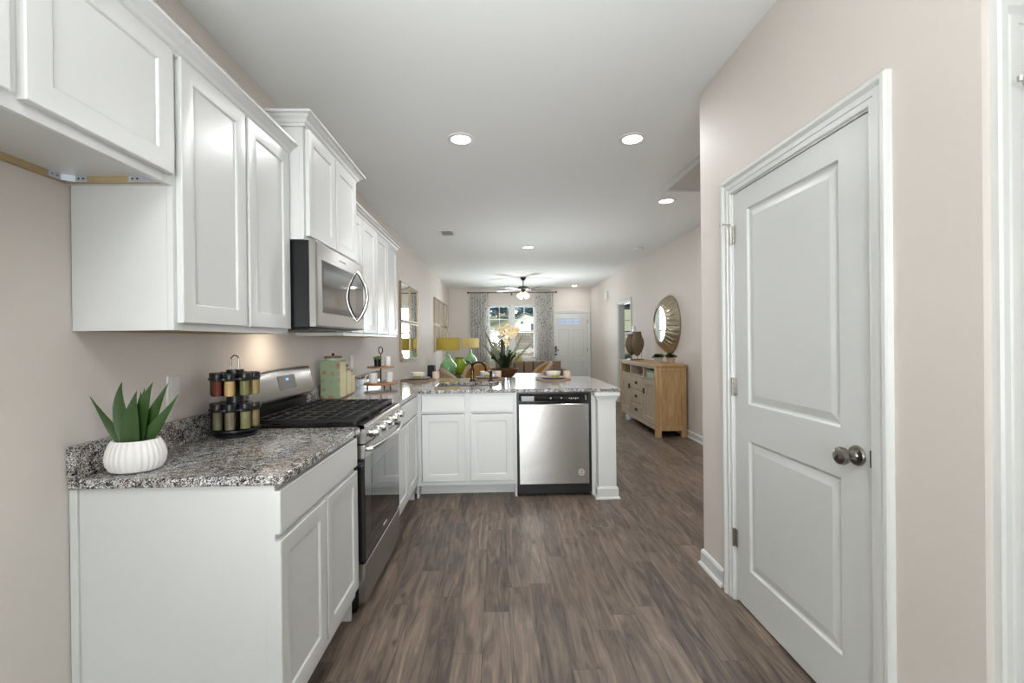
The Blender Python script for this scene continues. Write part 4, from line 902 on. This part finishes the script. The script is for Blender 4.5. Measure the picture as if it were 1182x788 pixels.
for (u, v), w in (((559, 381), .045), ((556, 396), .035), ((604, 385), .04), ((616, 394), .035), ((567, 388), .03), ((589, 378), .03), ((566, 402), .03)):
    tip = PX(u, v, OY); b0 = (OX + (tip[0] - OX) * .12, OY - .02, zz - .02); mid = ((tip[0] + OX) / 2 + (tip[0] - OX) * .03, OY, (tip[2] + zz) / 2 + .03)
    mb = MB(); leaf_blade(mb, bez(b0, mid, tip), [w * q for q in (.6, .8, .9, 1, 1, .95, .85, .7, .45, .05)], .004); part('leaf', mb, sleaf, t, label='long narrow green leaf')
part('stem', MB().tube(bez((OX, OY, zz), (OX - .03, OY, zz + .35), (OX + .02, OY, zz + .66)), .008, 8).tube(bez((OX - .02, OY, zz), (OX - .03, OY, zz + .3), (OX - .02, OY, zz + .45)), [.034] * 10, 8), dleaf, t)
petal_m = translucent('orchid_petal', (236, 216, 176), .25); fr_ = random.Random(5)
for (u, v) in ((581, 379), (586, 376), (592, 379), (597, 380), (579, 384), (585, 385), (590, 387), (583, 391), (585, 396), (594, 385), (577, 380), (588, 381)):
    c = Vector(PX(u, v, OY - fr_.uniform(0, .05))); mb = MB(); ph = fr_.uniform(0, PI)
    for k in range(5):
        a = ph + 2 * PI * k / 5; dirv = Vector((math.cos(a), -.25, math.sin(a))); leaf_blade(mb, [c + dirv * .045 * q for q in (0, .3, .6, .85, 1)], [.012, .034, .040, .030, .006], .0015)
    fo = part('flower', mb, petal_m, t, label='cream orchid blossom')
    part('flower_center', MB().sphere(tuple(c + Vector((0, -.008, 0))), .008, n=8), mat('orchid_throat', (196, 140, 70), .5), fo)

# tub chairs
rimm = mat('tub_chair_fabric', (172, 150, 128), .85, var=.12, vscale=60, bump=.4, bscale=300); goldm = mat('tub_chair_gold', (148, 110, 40), .6, var=.15, vscale=12)
def tub_chair(label, loc, rot, top=.93, R=.27):
    t = thing('tub_chair', label, 'chair', (0, 0, 0), 'tan and gold tub chairs')
    def shell(r0, r1, dz):
        rows = []
        for k in range(25):
            a = math.radians(-115 + 230 * k / 24) + PI / 2; q = abs(k - 12) / 12.0; zt = top - dz - (top - .62) * q ** 2.2
            c_, s__ = math.cos(a), math.sin(a); rows.append([(r0 * c_, r0 * s__, .16), (r1 * c_, r1 * s__, .16), ((r1 + .012) * c_, (r1 + .012) * s__, zt - .03), ((r1 - .01) * c_, (r1 - .01) * s__, zt), ((r0 + .01) * c_, (r0 + .01) * s__, zt), (r0 * c_, r0 * s__, zt - .03)])
        return rows
    part('back_shell', MB().rings(shell(R - .05, R, 0)), rimm, t)
    part('inner_back', MB().rings(shell(R - .075, R - .0505, .05)), goldm, t, label='gold upholstered inside of the back')
    part('seat', MB().lathe([(0, .30), (R - .085, .30), (R - .080, .32), (R - .080, .42), (R - .10, .45), (0, .46)], (0, 0, 0), 32), goldm, t)
    part('seat_base', MB().lathe([(0, .16), (R - .077, .16), (R - .077, .30), (0, .30)], (0, 0, 0), 32), rimm, t)
    for sx_ in (-1, 1):
        for sy_ in (-1, 1): part('leg', MB().tube([(sx_ * .15, sy_ * .15, .16), (sx_ * .17, sy_ * .17, 0.0)], [.02, .012], 10), dw, t)
    t.location = loc; t.rotation_euler = (0, 0, rot)
    return t
tub_chair('tan tub chair facing us with gold inner back, left of the orchid', (.94, 8.10, 0), math.radians(-8), .93)
tub_chair('tan tub chair seen right of the orchid, turned sideways', (2.04, 8.3, 0), math.radians(-78), .93)
tub_chair('tan tub chair by the left wall in front of the big green lamp', (.65, 7.18, 0), math.radians(100), .90)

# console with lamps
dkw = mat('dark_table_paint', (46, 42, 40), .4)
t = thing('side_table', 'dark side table against the left wall under the big green lamp', 'side table', (.40, 8.15, 0))
part('table_top', MB().box(.06, .65, 7.84, 8.74, .66, .70), dkw, t, bv=.006)
for x in (.09, .59):
    for y in (7.87, 8.68): part('leg', MB().box(x, x + .035, y, y + .035, 0, .66), dkw, t, bv=.003)
part('shelf', MB().box(.09, .625, 7.87, 8.715, .18, .20), dkw, t)
gg = mat('green_glass', (118, 172, 118), .06, spec=.8, coat=1, var=.75, vscale=22)
shm = translucent('lampshade_mustard', (204, 184, 96), .3); shm2 = translucent('lampshade_pale', (226, 212, 160), .4)
def table_lamp(label, x, y, z, sh, r, grp='green glass table lamps'):
    t = thing('table_lamp', label, 'lamp', (x, y, z), grp)
    part('lamp_base', MB().lathe([(0, z + .001), (.07, z + .001), (.10, z + .02), (.14, z + .08), (.15, z + .14), (.135, z + .21), (.08, z + .28), (.04, z + .33), (.028, z + .38), (.032, z + .41), (0, z + .415)], (x, y, 0), 32), gg, t)
    part('neck', MB().tube([(x, y, z + .41), (x, y, z + .70)], .006, 8), chrome_m, t)
    n = 40; rows = [[(x + rr * math.cos(2 * PI * k / n), y + rr * math.sin(2 * PI * k / n), zz_) for k in range(n)] for rr, zz_ in ((r, z + .46), (r * .97, z + .68), (r * .97 - .003, z + .68), (r - .003, z + .46), (r, z + .46))]
    part('lamp_shade', MB().rings(rows, (False, False)), sh, t)
    part('finial', MB().lathe([(0, z + .69), (.008, z + .69), (.01, z + .705), (0, z + .72)], (x, y, 0), 10), chrome_m, t)
    l_ = bpy.data.lights.new('table_lamp_bulb', 'POINT'); l_.energy = 1.6; l_.color = (1, .95, .82); l_.shadow_soft_size = .04
    lo = bpy.data.objects.new('table_lamp_bulb', l_); COL.objects.link(lo); lo.location = (x, y, z + .57)
table_lamp('big green glass lamp with mustard drum shade, nearer the peninsula', .425, 8.02, .701, shm, .205)
t = thing('side_table', 'dark end table below the paler lamp near the window', 'side table', (.68, 10.4, 0))
part('table_top', MB().box(.42, .94, 10.14, 10.66, .66, .70), dkw, t, bv=.006)
for x in (.45, .875):
    for y in (10.17, 10.6): part('leg', MB().box(x, x + .035, y, y + .035, 0, .66), dkw, t, bv=.003)
table_lamp('smaller looking green glass lamp with pale yellow shade by the curtain', .68, 10.4, .701, shm2, .20)
t = thing('vase', 'lime green jug vase beside the big green lamp', 'vase', (.57, 8.60, .70))
lime = mat('lime_ceramic', (128, 150, 30), .3, var=.1)
part('body', MB().lathe([(0, .701), (.07, .701), (.10, .74), (.125, .82), (.12, .90), (.09, .955), (.075, .985), (.085, 1.01), (.078, 1.01), (.06, .97), (0, .96)], (.57, 8.60, 0), 28, flute=.03, nf=8), lime, t)
part('handle', MB().tube([(.655, 8.60, .98), (.72, 8.60, .96), (.72, 8.60, .90), (.69, 8.60, .86)], .012, 8), lime, t)
solo('storage_box', MB().box(.08, .20, 7.87, 8.05, .701, .90), mat('box_black', (30, 30, 30), .6), 'small black box beside the big green lamp against the wall', 'box', (.19, 7.95, .70), bv=.005)

# sofa
sofm = mat('sofa_fabric', (126, 106, 88), .85, var=.12, vscale=50, bump=.3, bscale=400)
t = thing('sofa', 'brown channel-backed sofa standing before the front window', 'sofa', (2.0, 10.9, 0))
part('frame', MB().box(1.25, 2.80, 10.62, 11.35, .12, .42), sofm, t, bv=.03)
bk_ = MB(); n_ = 7
for k in range(n_):
    x0 = 1.25 + k * 1.55 / n_; x1 = x0 + 1.55 / n_; xm = (x0 + x1) / 2; rows = []
    for z, dd in ((.12, 0), (.78, 0), (.815, .02), (.825, .05)):
        rows.append([(x0 + .004, 10.62, z), (x0 + .02, 10.58 + dd, z), (xm, 10.565 + dd, z), (x1 - .02, 10.58 + dd, z), (x1 - .004, 10.62, z), (x1 - .004, 10.78 - dd, z), (xm, 10.80 - dd, z), (x0 + .004, 10.78 - dd, z)])
    bk_.rings(rows)
part('backrest', bk_, sofm, t, label='backrest sewn in vertical channels')
for x in (1.12, 2.80): part('armrest', MB().box(x, x + .13, 10.60, 11.38, .12, .62), sofm, t, bv=.03)
for x in (1.26, 2.03): part('seat_cushion', MB().box(x, x + .76, 10.80, 11.37, .42, .54), sofm, t, bv=.04)
for x in (1.18, 2.86):
    for y in (10.66, 11.30): part('leg', MB().tube([(x, y, 0), (x, y, .13)], [.014, .022], 10), dw, t)
pm = mat('pillow_olive', (176, 168, 112), .85, var=.25, vscale=30)
t_ = MB(); rows = []
for k in range(9):
    q = -1 + 2 * k / 8; w = .17 * (1 - .12 * q * q); dpt = .07 * (1 - q ** 4) + .004; rows.append([(1.72 + w * math.sin(2 * PI * j / 16) * (1 + .25 * abs(math.sin(4 * PI * j / 16))), 10.93 + dpt * math.cos(2 * PI * j / 16), .765 + .20 * q) for j in range(16)])
t_.rings(rows); solo('pillow', t_, pm, 'olive patterned pillow propped on top of the sofa', 'pillow', (1.72, 10.93, .56))

# ------------------------------------------------------------------ curtains
def curtain_mat():
    m = bpy.data.materials.new('curtain_print'); m.use_nodes = True; n = m.node_tree.nodes; l = m.node_tree.links; n.clear()
    o = n.new('ShaderNodeOutputMaterial'); mx = n.new('ShaderNodeMixShader'); d = n.new('ShaderNodeBsdfDiffuse'); t = n.new('ShaderNodeBsdfTranslucent'); mx.inputs[0].default_value = .5
    tc = n.new('ShaderNodeTexCoord'); v = n.new('ShaderNodeTexVoronoi'); v.inputs['Scale'].default_value = 17; v.feature = 'DISTANCE_TO_EDGE'; l.new(tc.outputs['Object'], v.inputs['Vector'])
    v2 = n.new('ShaderNodeTexVoronoi'); v2.inputs['Scale'].default_value = 20; l.new(tc.outputs['Object'], v2.inputs['Vector'])
    r = ramp(n, [(0, lin((88, 92, 94))), (.24, lin((92, 92, 96))), (.31, lin((238, 236, 234))), (1, lin((240, 238, 236)))]); l.new(v2.outputs['Distance'], r.inputs[0])
    l.new(r.outputs[0], d.inputs[0]); l.new(r.outputs[0], t.inputs[0]); l.new(d.outputs[0], mx.inputs[1]); l.new(t.outputs[0], mx.inputs[2]); l.new(mx.outputs[0], o.inputs[0])
    return m
curm = curtain_mat()
for x0, x1, lab in ((.60, 1.07, 'left printed grey and white curtain panel, lamps in front'), (2.35, 2.82, 'right printed grey and white curtain panel next to the entry door')):
    mb = MB(); n_ = 64; top_ = []; rows = []
    for z, am in ((2.60, .022), (2.5, .03), (1.3, .038), (.03, .042)):
        f_ = [(x0 + (x1 - x0) * k / n_, YF - .10 + am * math.sin(2 * PI * 6.5 * k / n_), z) for k in range(n_ + 1)]; rows.append(f_ + [(p[0], p[1] + .004, p[2]) for p in reversed(f_)])
    mb.rings(rows); solo('curtain', mb, curm, lab, 'curtain', ((x0 + x1) / 2, YF - .1, .02), 'printed curtain panels')
t = thing('curtain_rod', 'dark metal curtain rod above the twin window', 'curtain rod', (1.7, YF - .1, 2.6))
part('rod', MB().tube([(.56, YF - .15, 2.605), (2.86, YF - .15, 2.605)], .011, 10), darkmetal_m, t)
for x in (.53, 2.89): part('finial', MB().sphere((x, YF - .15, 2.605), .028, n=14), darkmetal_m, t)
for x in (.72, 1.7, 2.70): part('bracket', MB().box(x - .008, x + .008, YF - .16, YF - .001, 2.575, 2.592).box(x - .02, x + .02, YF - .008, YF - .001, 2.54, 2.62), darkmetal_m, t)

# ------------------------------------------------------------------ wall mirrors left
def sq_mirror(y0, y1, z0, z1, label, grp, w=.015):
    t = thing('wall_mirror', label, 'mirror', (0, (y0 + y1) / 2, z0), grp)
    f = MB(mx_).box(y0, y1, z0, z0 + w, .002, .03).box(y0, y1, z1 - w, z1, .002, .03).box(y0, y0 + w, z0 + w, z1 - w, .002, .03).box(y1 - w, y1, z0 + w, z1 - w, .002, .03)
    part('frame', f, gold_m, t, bv=.002); part('glass', MB(mx_).box(y0 + w - .003, y1 - w + .003, z0 + w - .003, z1 - w + .003, .004, .018), mirror_m, t)
for i, (a, b_) in enumerate(((6.05, 6.66), (6.69, 7.30))):
    for j, (c, d_) in enumerate(((1.060, 1.585), (1.605, 2.130))):
        sq_mirror(a, b_, c, d_, '%s square brass framed mirror, %s the far wall cabinet' % (('lower', 'upper')[j], ('nearer pair, closest to', 'second from')[i]), 'square mirrors past the wall cabinets')
cn = ('nearest column', 'middle column', 'column closest to the window')
for i in range(3):
    a = 9.30 + i * .78
    for j, (c, d_) in enumerate(((1.10, 1.655), (1.675, 2.23))):
        sq_mirror(a, a + .75, c, d_, '%s mirror above the lamps in the %s' % (('lower', 'upper')[j], cn[i]), 'mirrors on the living room wall')

# ------------------------------------------------------------------ sideboard on the right wall
ow = wood('oak_side', (168, 132, 88), (196, 162, 116), (30, 30, 3), .5); owf = wood('oak_front', (158, 140, 116), (188, 172, 150), (40, 40, 4), .5)
SX_, SXB, SY_, SYE, SH = 3.405, 3.815, 5.94, 7.70, .975
t = thing('sideboard', 'light oak sideboard with drawers, doors and open top shelf', 'sideboard', (3.61, 6.82, 0))
for x in (SX_, SXB - .07):
    for y in (SY_, SYE - .07): part('corner_post', MB().box(x, x + .07, y, y + .07, 0, SH - .03), ow, t, bv=.004)
part('table_top', MB().box(SX_ - .012, SXB + .008, SY_ - .012, SYE + .012, SH - .03, SH), ow, t, bv=.005)
for y0 in (SY_ + .012, SYE - .03): part('side_panel', MB().box(SX_ + .07, SXB - .07, y0, y0 + .018, .13, SH - .03), ow, t)
sr = MB()
for y0 in (SY_ + .003, SYE - .038): sr.box(SX_ + .07, SXB - .07, y0, y0 + .035, SH - .09, SH - .03).box(SX_ + .07, SXB - .07, y0, y0 + .035, .09, .15)
part('side_rail', sr, ow, t, bv=.003)
part('carcass', MB().box(SXB - .03, SXB - .015, SY_ + .07, SYE - .07, .12, SH - .03).box(SX_ + .02, SXB - .03, SY_ + .05, SYE - .05, .12, .14).box(SX_ + .005, SXB - .03, SY_ + .07, SYE - .07, .755, .775).box(SX_ + .005, SX_ + .03, SY_ + .07, SYE - .07, SH - .06, SH - .03).box(SX_ + .005, SX_ + .03, SY_ + .07, SYE - .07, .09, .145).box(SX_ + .01, SXB - .03, 6.50, 6.525, .775, SH - .03).box(SX_ + .01, SXB - .03, 7.12, 7.145, .775, SH - .03), owf, t, bv=.002)
mSB = lambda a, b, c: (SX_ + .012 - c, a, b)
for a, b_ in ((6.015, 6.50), (7.145, 7.625)):
    dd = part('door', MB(mSB).panel(a, b_, .148, .750, -.018, .022, stile=.075, rec=.012), owf, t)
    hy = 6.46 if a < 6.1 else 7.18
    part('door_handle', MB(mSB).box(hy - .012, hy + .012, .55, .61, .004, .012).tube([tuple(mSB(hy, .59, .012)), tuple(mSB(hy, .58, .03)), tuple(mSB(hy, .55, .028))], .006, 6) if False else MB(mSB).box(hy - .012, hy + .012, .53, .61, .0042, .020), darkmetal_m, dd)
for z0, z1 in ((.148, .340), (.350, .545), (.555, .750)):
    dd = part('drawer', MB(mSB).panel(6.515, 7.13, z0, z1, -.018, .022, stile=0, bev=.004), owf, t)
    zc = (z0 + z1) / 2 + .01; hb = MB(mSB).box(6.79, 6.86, zc - .006, zc + .006, .0042, .012); hb.box(6.785, 6.80, zc - .02, zc + .012, .008, .02).box(6.85, 6.865, zc - .02, zc + .012, .008, .02).box(6.785, 6.865, zc - .024, zc - .014, .012, .022)
    part('handle', hb, blm, dd, bv=.002)
for i, (c, zb, h, lab) in enumerate((((176, 196, 168), .7765, .035, 'pale green book lying lowest on the sideboard shelf'), ((214, 208, 196), .812, .03, 'cream book stacked in middle on the sideboard shelf'), ((132, 160, 128), .8425, .03, 'darker green book topmost in the sideboard shelf stack'))):
    o_ = thing('book', lab, 'book', (3.55, 6.32, zb), 'books on the sideboard shelf')
    part('cover', MB().box(3.45, 3.63, 6.17, 6.46, zb, zb + .003).box(3.45, 3.63, 6.17, 6.46, zb + h - .004, zb + h - .001).box(3.45, 3.453, 6.17, 6.46, zb, zb + h - .001), mat('book_%d' % i, c, .6), o_)
    part('pages', MB().box(3.454, 3.626, 6.175, 6.455, zb + .003, zb + h - .004), mat('paper', (230, 226, 214), .8), o_)
# things on the sideboard
t = thing('wood_sculpture', 'carved brown shell-shaped sculpture on a stand on the sideboard', 'sculpture', (3.60, 7.50, SH))
scm = mat('sculpture_brown', (104, 88, 66), .5, var=.35, vscale=25)
def lens(cy, cx_, tilt=0):
    rows = []; prof = [(.0, .10), (.03, .115), (.055, .15), (.085, .20), (.105, .27), (.11, .32), (.10, .37), (.075, .41), (.06, .45), (.06, .48), (.062, .50), (0, .50)]
    for r_, h_ in prof: rows.append([(cx_ + max(r_, .001) * .28 * math.cos(2 * PI * k / 20), cy + max(r_, .001) * math.sin(2 * PI * k / 20), SH + h_) for k in range(20)])
    return MB().rings(rows)
def lens_x(cx_, cy, s_, z_):
    rows = []; prof = [(.0, .09), (.035, .10), (.06, .14), (.085, .18), (.115, .26), (.12, .31), (.11, .36), (.085, .42), (.07, .47), (.072, .50), (0, .50)]
    for r_, h_ in prof: rows.append([(cx_ + max(r_, .001) * s_ * math.cos(2 * PI * k / 24), cy + max(r_, .001) * .35 * s_ * math.sin(2 * PI * k / 24), SH + h_ * s_ + z_) for k in range(24)])
    return MB().rings(rows)
part('shell', lens_x(3.63, 7.46, 1.0, -.03), scm, t); part('shell', lens_x(3.55, 7.52, .88, -.01), scm, t)
part('stand', MB().box(3.48, 3.72, 7.40, 7.60, SH + .001, SH + .012).tube([(3.63, 7.46, SH + .01), (3.63, 7.46, SH + .075)], .004, 6).tube([(3.55, 7.52, SH + .01), (3.55, 7.52, SH + .08)], .004, 6).tube([(3.52, 7.44, SH + .01), (3.52, 7.44, SH + .14)], .003, 6).tube([(3.70, 7.44, SH + .01), (3.70, 7.44, SH + .14)], .003, 6), bronze_m, t)
pkm = mat('blush_pot', (196, 168, 148), .5)
for i, (x, y, lab, cc) in enumerate(((3.53, 6.20, 'small leafy plant in grey patterned pot on the sideboard', mat('grey_pot', (172, 162, 152), .5, var=.35, vscale=90)), (3.705, 6.20, 'small leafy plant in blush pot on the sideboard corner', pkm))):
    t = thing('potted_plant', lab, 'plant', (x, y, SH), 'small plants on the sideboard')
    part('pot', MB().lathe([(0, SH + .001), (.045, SH + .001), (.056, SH + .08), (.05, SH + .08), (.048, SH + .072), (0, SH + .07)], (x, y, 0), 20), cc, t)
    mb = MB(); rr_ = random.Random(i + 9)
    for k in range(90):
        a, r_ = rr_.uniform(0, 2 * PI), rr_.uniform(.005, .062); z_ = SH + .08 + rr_.uniform(0, .055) * (1.2 - r_ / .08)
        c0 = Vector((x + r_ * math.cos(a), y + r_ * math.sin(a), z_)); dr = Vector((math.cos(a), math.sin(a), rr_.uniform(.2, .9))).normalized()
        leaf_blade(mb, [c0, c0 + dr * .018, c0 + dr * .036], [.010, .030, .004], .002, face=(0, -.4, 1))
    part('foliage', mb, mat('herb_green', (48, 72, 30), .5, var=.3, vscale=40), t)
# round mirror
t = thing('round_mirror', 'round mirror with wide ribbed bronze frame above the sideboard', 'mirror', (XR, 6.60, 1.53))
RM, RI, YC_, ZC_ = .425, .262, 6.60, 1.532
ribm = mat('ribbed_bronze', (182, 170, 148), .3, .8, var=.25, vscale=30)
n_ = 180; rows = []
for r_, x_ in ((RM, .004), (RM + .004, .02), (RM - .01, .035), (.40, .045), (.36, .085), (.31, .125), (RI + .02, .148), (RI, .155), (RI - .002, .120), (RM - .05, .004)):
    rib = .016 if .29 < r_ < .41 else 0
    rows.append([(XR - x_ - rib * (1 if k % 6 < 3 else 0), YC_ + r_ * math.cos(2 * PI * k / n_), ZC_ + r_ * math.sin(2 * PI * k / n_)) for k in range(n_)])
rows.append(rows[0])
part('frame', MB().rings(rows, (False, False)), ribm, t)
part('glass', MB().lathe([(0, 0), (RI, 0), (RI, .006), (0, .006)], (XR - .142, YC_, ZC_), 48, ax='x'), mirror_m, t)

# side room glimpse: desk and chair
t = thing('writing_desk', 'small brown desk glimpsed through the side doorway', 'desk', (4.75, 11.6, 0))
part('desk_top', MB().box(4.40, 5.30, 11.35, 11.90, .72, .75), ow, t, bv=.004)
for x in (4.43, 5.22):
    for y in (11.38, 11.82): part('leg', MB().box(x, x + .05, y, y + .05, 0, .72), ow, t)
mb = MB(); rows = []
for z in (2.35, .0005):
    f_ = [(4.20 + .5 * k / 40, YF - .08 + .025 * math.sin(k * .9), z) for k in range(41)]; rows.append(f_ + [(p[0], p[1] + .004, p[2]) for p in reversed(f_)])
mb.rings(rows); solo('curtain', mb, translucent('sheer', (214, 224, 220), .5), 'pale curtain in the side room seen through the doorway', 'curtain', (4.45, YF - .08, .03))

# ------------------------------------------------------------------ outside
grass = mat('lawn_green', (150, 150, 116), .95, var=.3, vscale=.8); conc = mat('street_concrete', (160, 156, 148), .9, var=.08, vscale=1)
gb = MB(); prof = [(YF + .15, -.25), (16, -.3), (24, -.1), (29.8, .2), (29.81, -1)]
gb.rings([[(x, y, z) for y, z in prof] + [(x, YF + .15, -1)] for x in (-30, 40)])
struct('ground_near', gb, conc, 'pale street and drive outside the window', 'ground')
gb = MB(); prof = [(30.4, 1.83), (45, 2.2), (100, 3.4), (125, 5), (170, 14), (170, -1), (30.4, -1)]
gb.rings([[(x, y, z) for y, z in prof] for x in (-60, 90)])
struct('ground_far', gb, grass, 'grassy slope rising above the stone wall', 'ground')
def stone_mat():
    m, n, l, b = new_mat('stone_wall'); mp = mapping(n, l, (1, 1, 1), (PI / 2, 0, 0))
    br = n.new('ShaderNodeTexBrick'); br.inputs['Scale'].default_value = 1; br.inputs['Brick Width'].default_value = .45; br.inputs['Row Height'].default_value = .2; br.inputs['Mortar Size'].default_value = .012
    br.inputs['Color1'].default_value = lin((164, 154, 140)) + (1,); br.inputs['Color2'].default_value = lin((126, 119, 108)) + (1,); br.inputs['Mortar'].default_value = lin((88, 83, 76)) + (1,)
    l.new(mp.outputs[0], br.inputs['Vector']); l.new(br.outputs['Color'], b.inputs['Base Color']); b.inputs['Roughness'].default_value = .95
    return m
struct('retaining_wall', MB().box(-30, 40, 29.8, 30.4, -.5, 1.87), stone_mat(), 'block retaining wall across the street', 'retaining wall')
t = thing('house', 'white gabled house on the rise seen through right window', 'house', (8.0, 103, 3.4))
hw = mat('house_white', (236, 234, 228), .8); hr_m = mat('house_roof', (126, 130, 136), .8)
hx0, hx1 = 4.6, 12.5
part('wall', MB().box(hx0 + .3, hx1 - .3, 100, 108, 3.2, 5.6).rings([[(hx0 + .3, y, 5.6), (8.5 - 1.2, y, 7.3), (hx1 - .3, y, 5.6)] for y in (100, 108)]), hw, t, smooth=False)
part('roof', MB().rings([[(hx0 - .2, y, 5.35), (7.3, y, 7.45), (hx1 + .2, y, 5.35), (hx1 + .2, y, 5.55), (7.3, y, 7.70), (hx0 - .2, y, 5.55)] for y in (99.6, 108.4)]), hr_m, t, smooth=False)
part('garage_door', MB().box(8.8, 10.6, 99.95, 100.0, 3.5, 5.0), mat('garage_dark', (96, 98, 102), .6), t)
part('window', MB().box(6.6, 7.0, 99.95, 100.0, 5.0, 5.5), mat('house_window', (70, 78, 88), .2), t)
t = thing('parked_car', 'pale blue car parked on the rise at left of window view', 'car', (-2.2, 92, 3.3))
part('body', MB().rings([[(x, 91 + .05, 3.45), (x, 91, 3.9), (x, 92.8, 3.9), (x, 92.75, 3.45)] for x in (-4.2, -.2)]), mat('car_paint', (150, 172, 200), .3), t, bv=.08)
part('cabin', MB().rings([[(x0_, 91.2, z), (x1_, 91.2, z), (x1_, 92.6, z), (x0_, 92.6, z)] for x0_, x1_, z in ((-3.6, -1.0, 3.9), (-3.1, -1.5, 4.45))]), mat('car_glass', (50, 56, 66), .1), t, bv=.05)
for x in (-3.4, -1.0):
    for y in (91.05, 92.75): part('wheel', MB().lathe([(0, -.1), (.33, -.1), (.33, .1), (0, .1)], (x, y, 3.62), 18, ax='y'), blackp_m, t)
# trees behind, distance haze put into their blue-grey
tr_m = [mat('tree_haze_dark', (84, 106, 118), .9, var=.4, vscale=1.2), mat('tree_haze_mid', (98, 120, 128), .9, var=.4, vscale=1.2)]
bark = mat('bark', (80, 66, 54), .9, var=.2)
def tree(name, label, x, y, z, h, r, seed, m):
    rr_ = random.Random(seed); t = thing(name, label, 'tree', (x, y, z), 'woods on the far hill')
    part('trunk', MB().tube([(x, y, z - .3), (x, y, z + h * .6)], [.25, .1], 8), bark, t)
    mb = MB()
    for k in range(34):
        q = rr_.uniform(.2, 1); a = rr_.uniform(0, 2 * PI); ra = r * (1.1 - q) * rr_.uniform(.3, 1); mb.sphere((x + ra * math.cos(a), y + ra * math.sin(a), z + h * q), r * rr_.uniform(.22, .42) * (1.25 - q * .6), sz=.8, n=7)
    for v in mb.bm.verts: v.co += Vector((rr_.uniform(-.12, .12), rr_.uniform(-.12, .12), rr_.uniform(-.12, .12)))
    part('crown', mb, m, t, smooth=False)
xs_ = [-14 + i * 2.6 for i in range(17)]; rt_ = random.Random(21)
for i, x in enumerate(xs_):
    y = 128 + (i % 4) * 7; z = 5 + (y - 125) * .2 - .2
    tree('tree', 'tree in the woods behind the white house, haze in its blue-grey colour', x, y, z, rt_.uniform(9, 13), 3.2, 40 + i, tr_m[i % 2])
for o in bpy.data.objects:
    if '_o' in o: del o['_o']
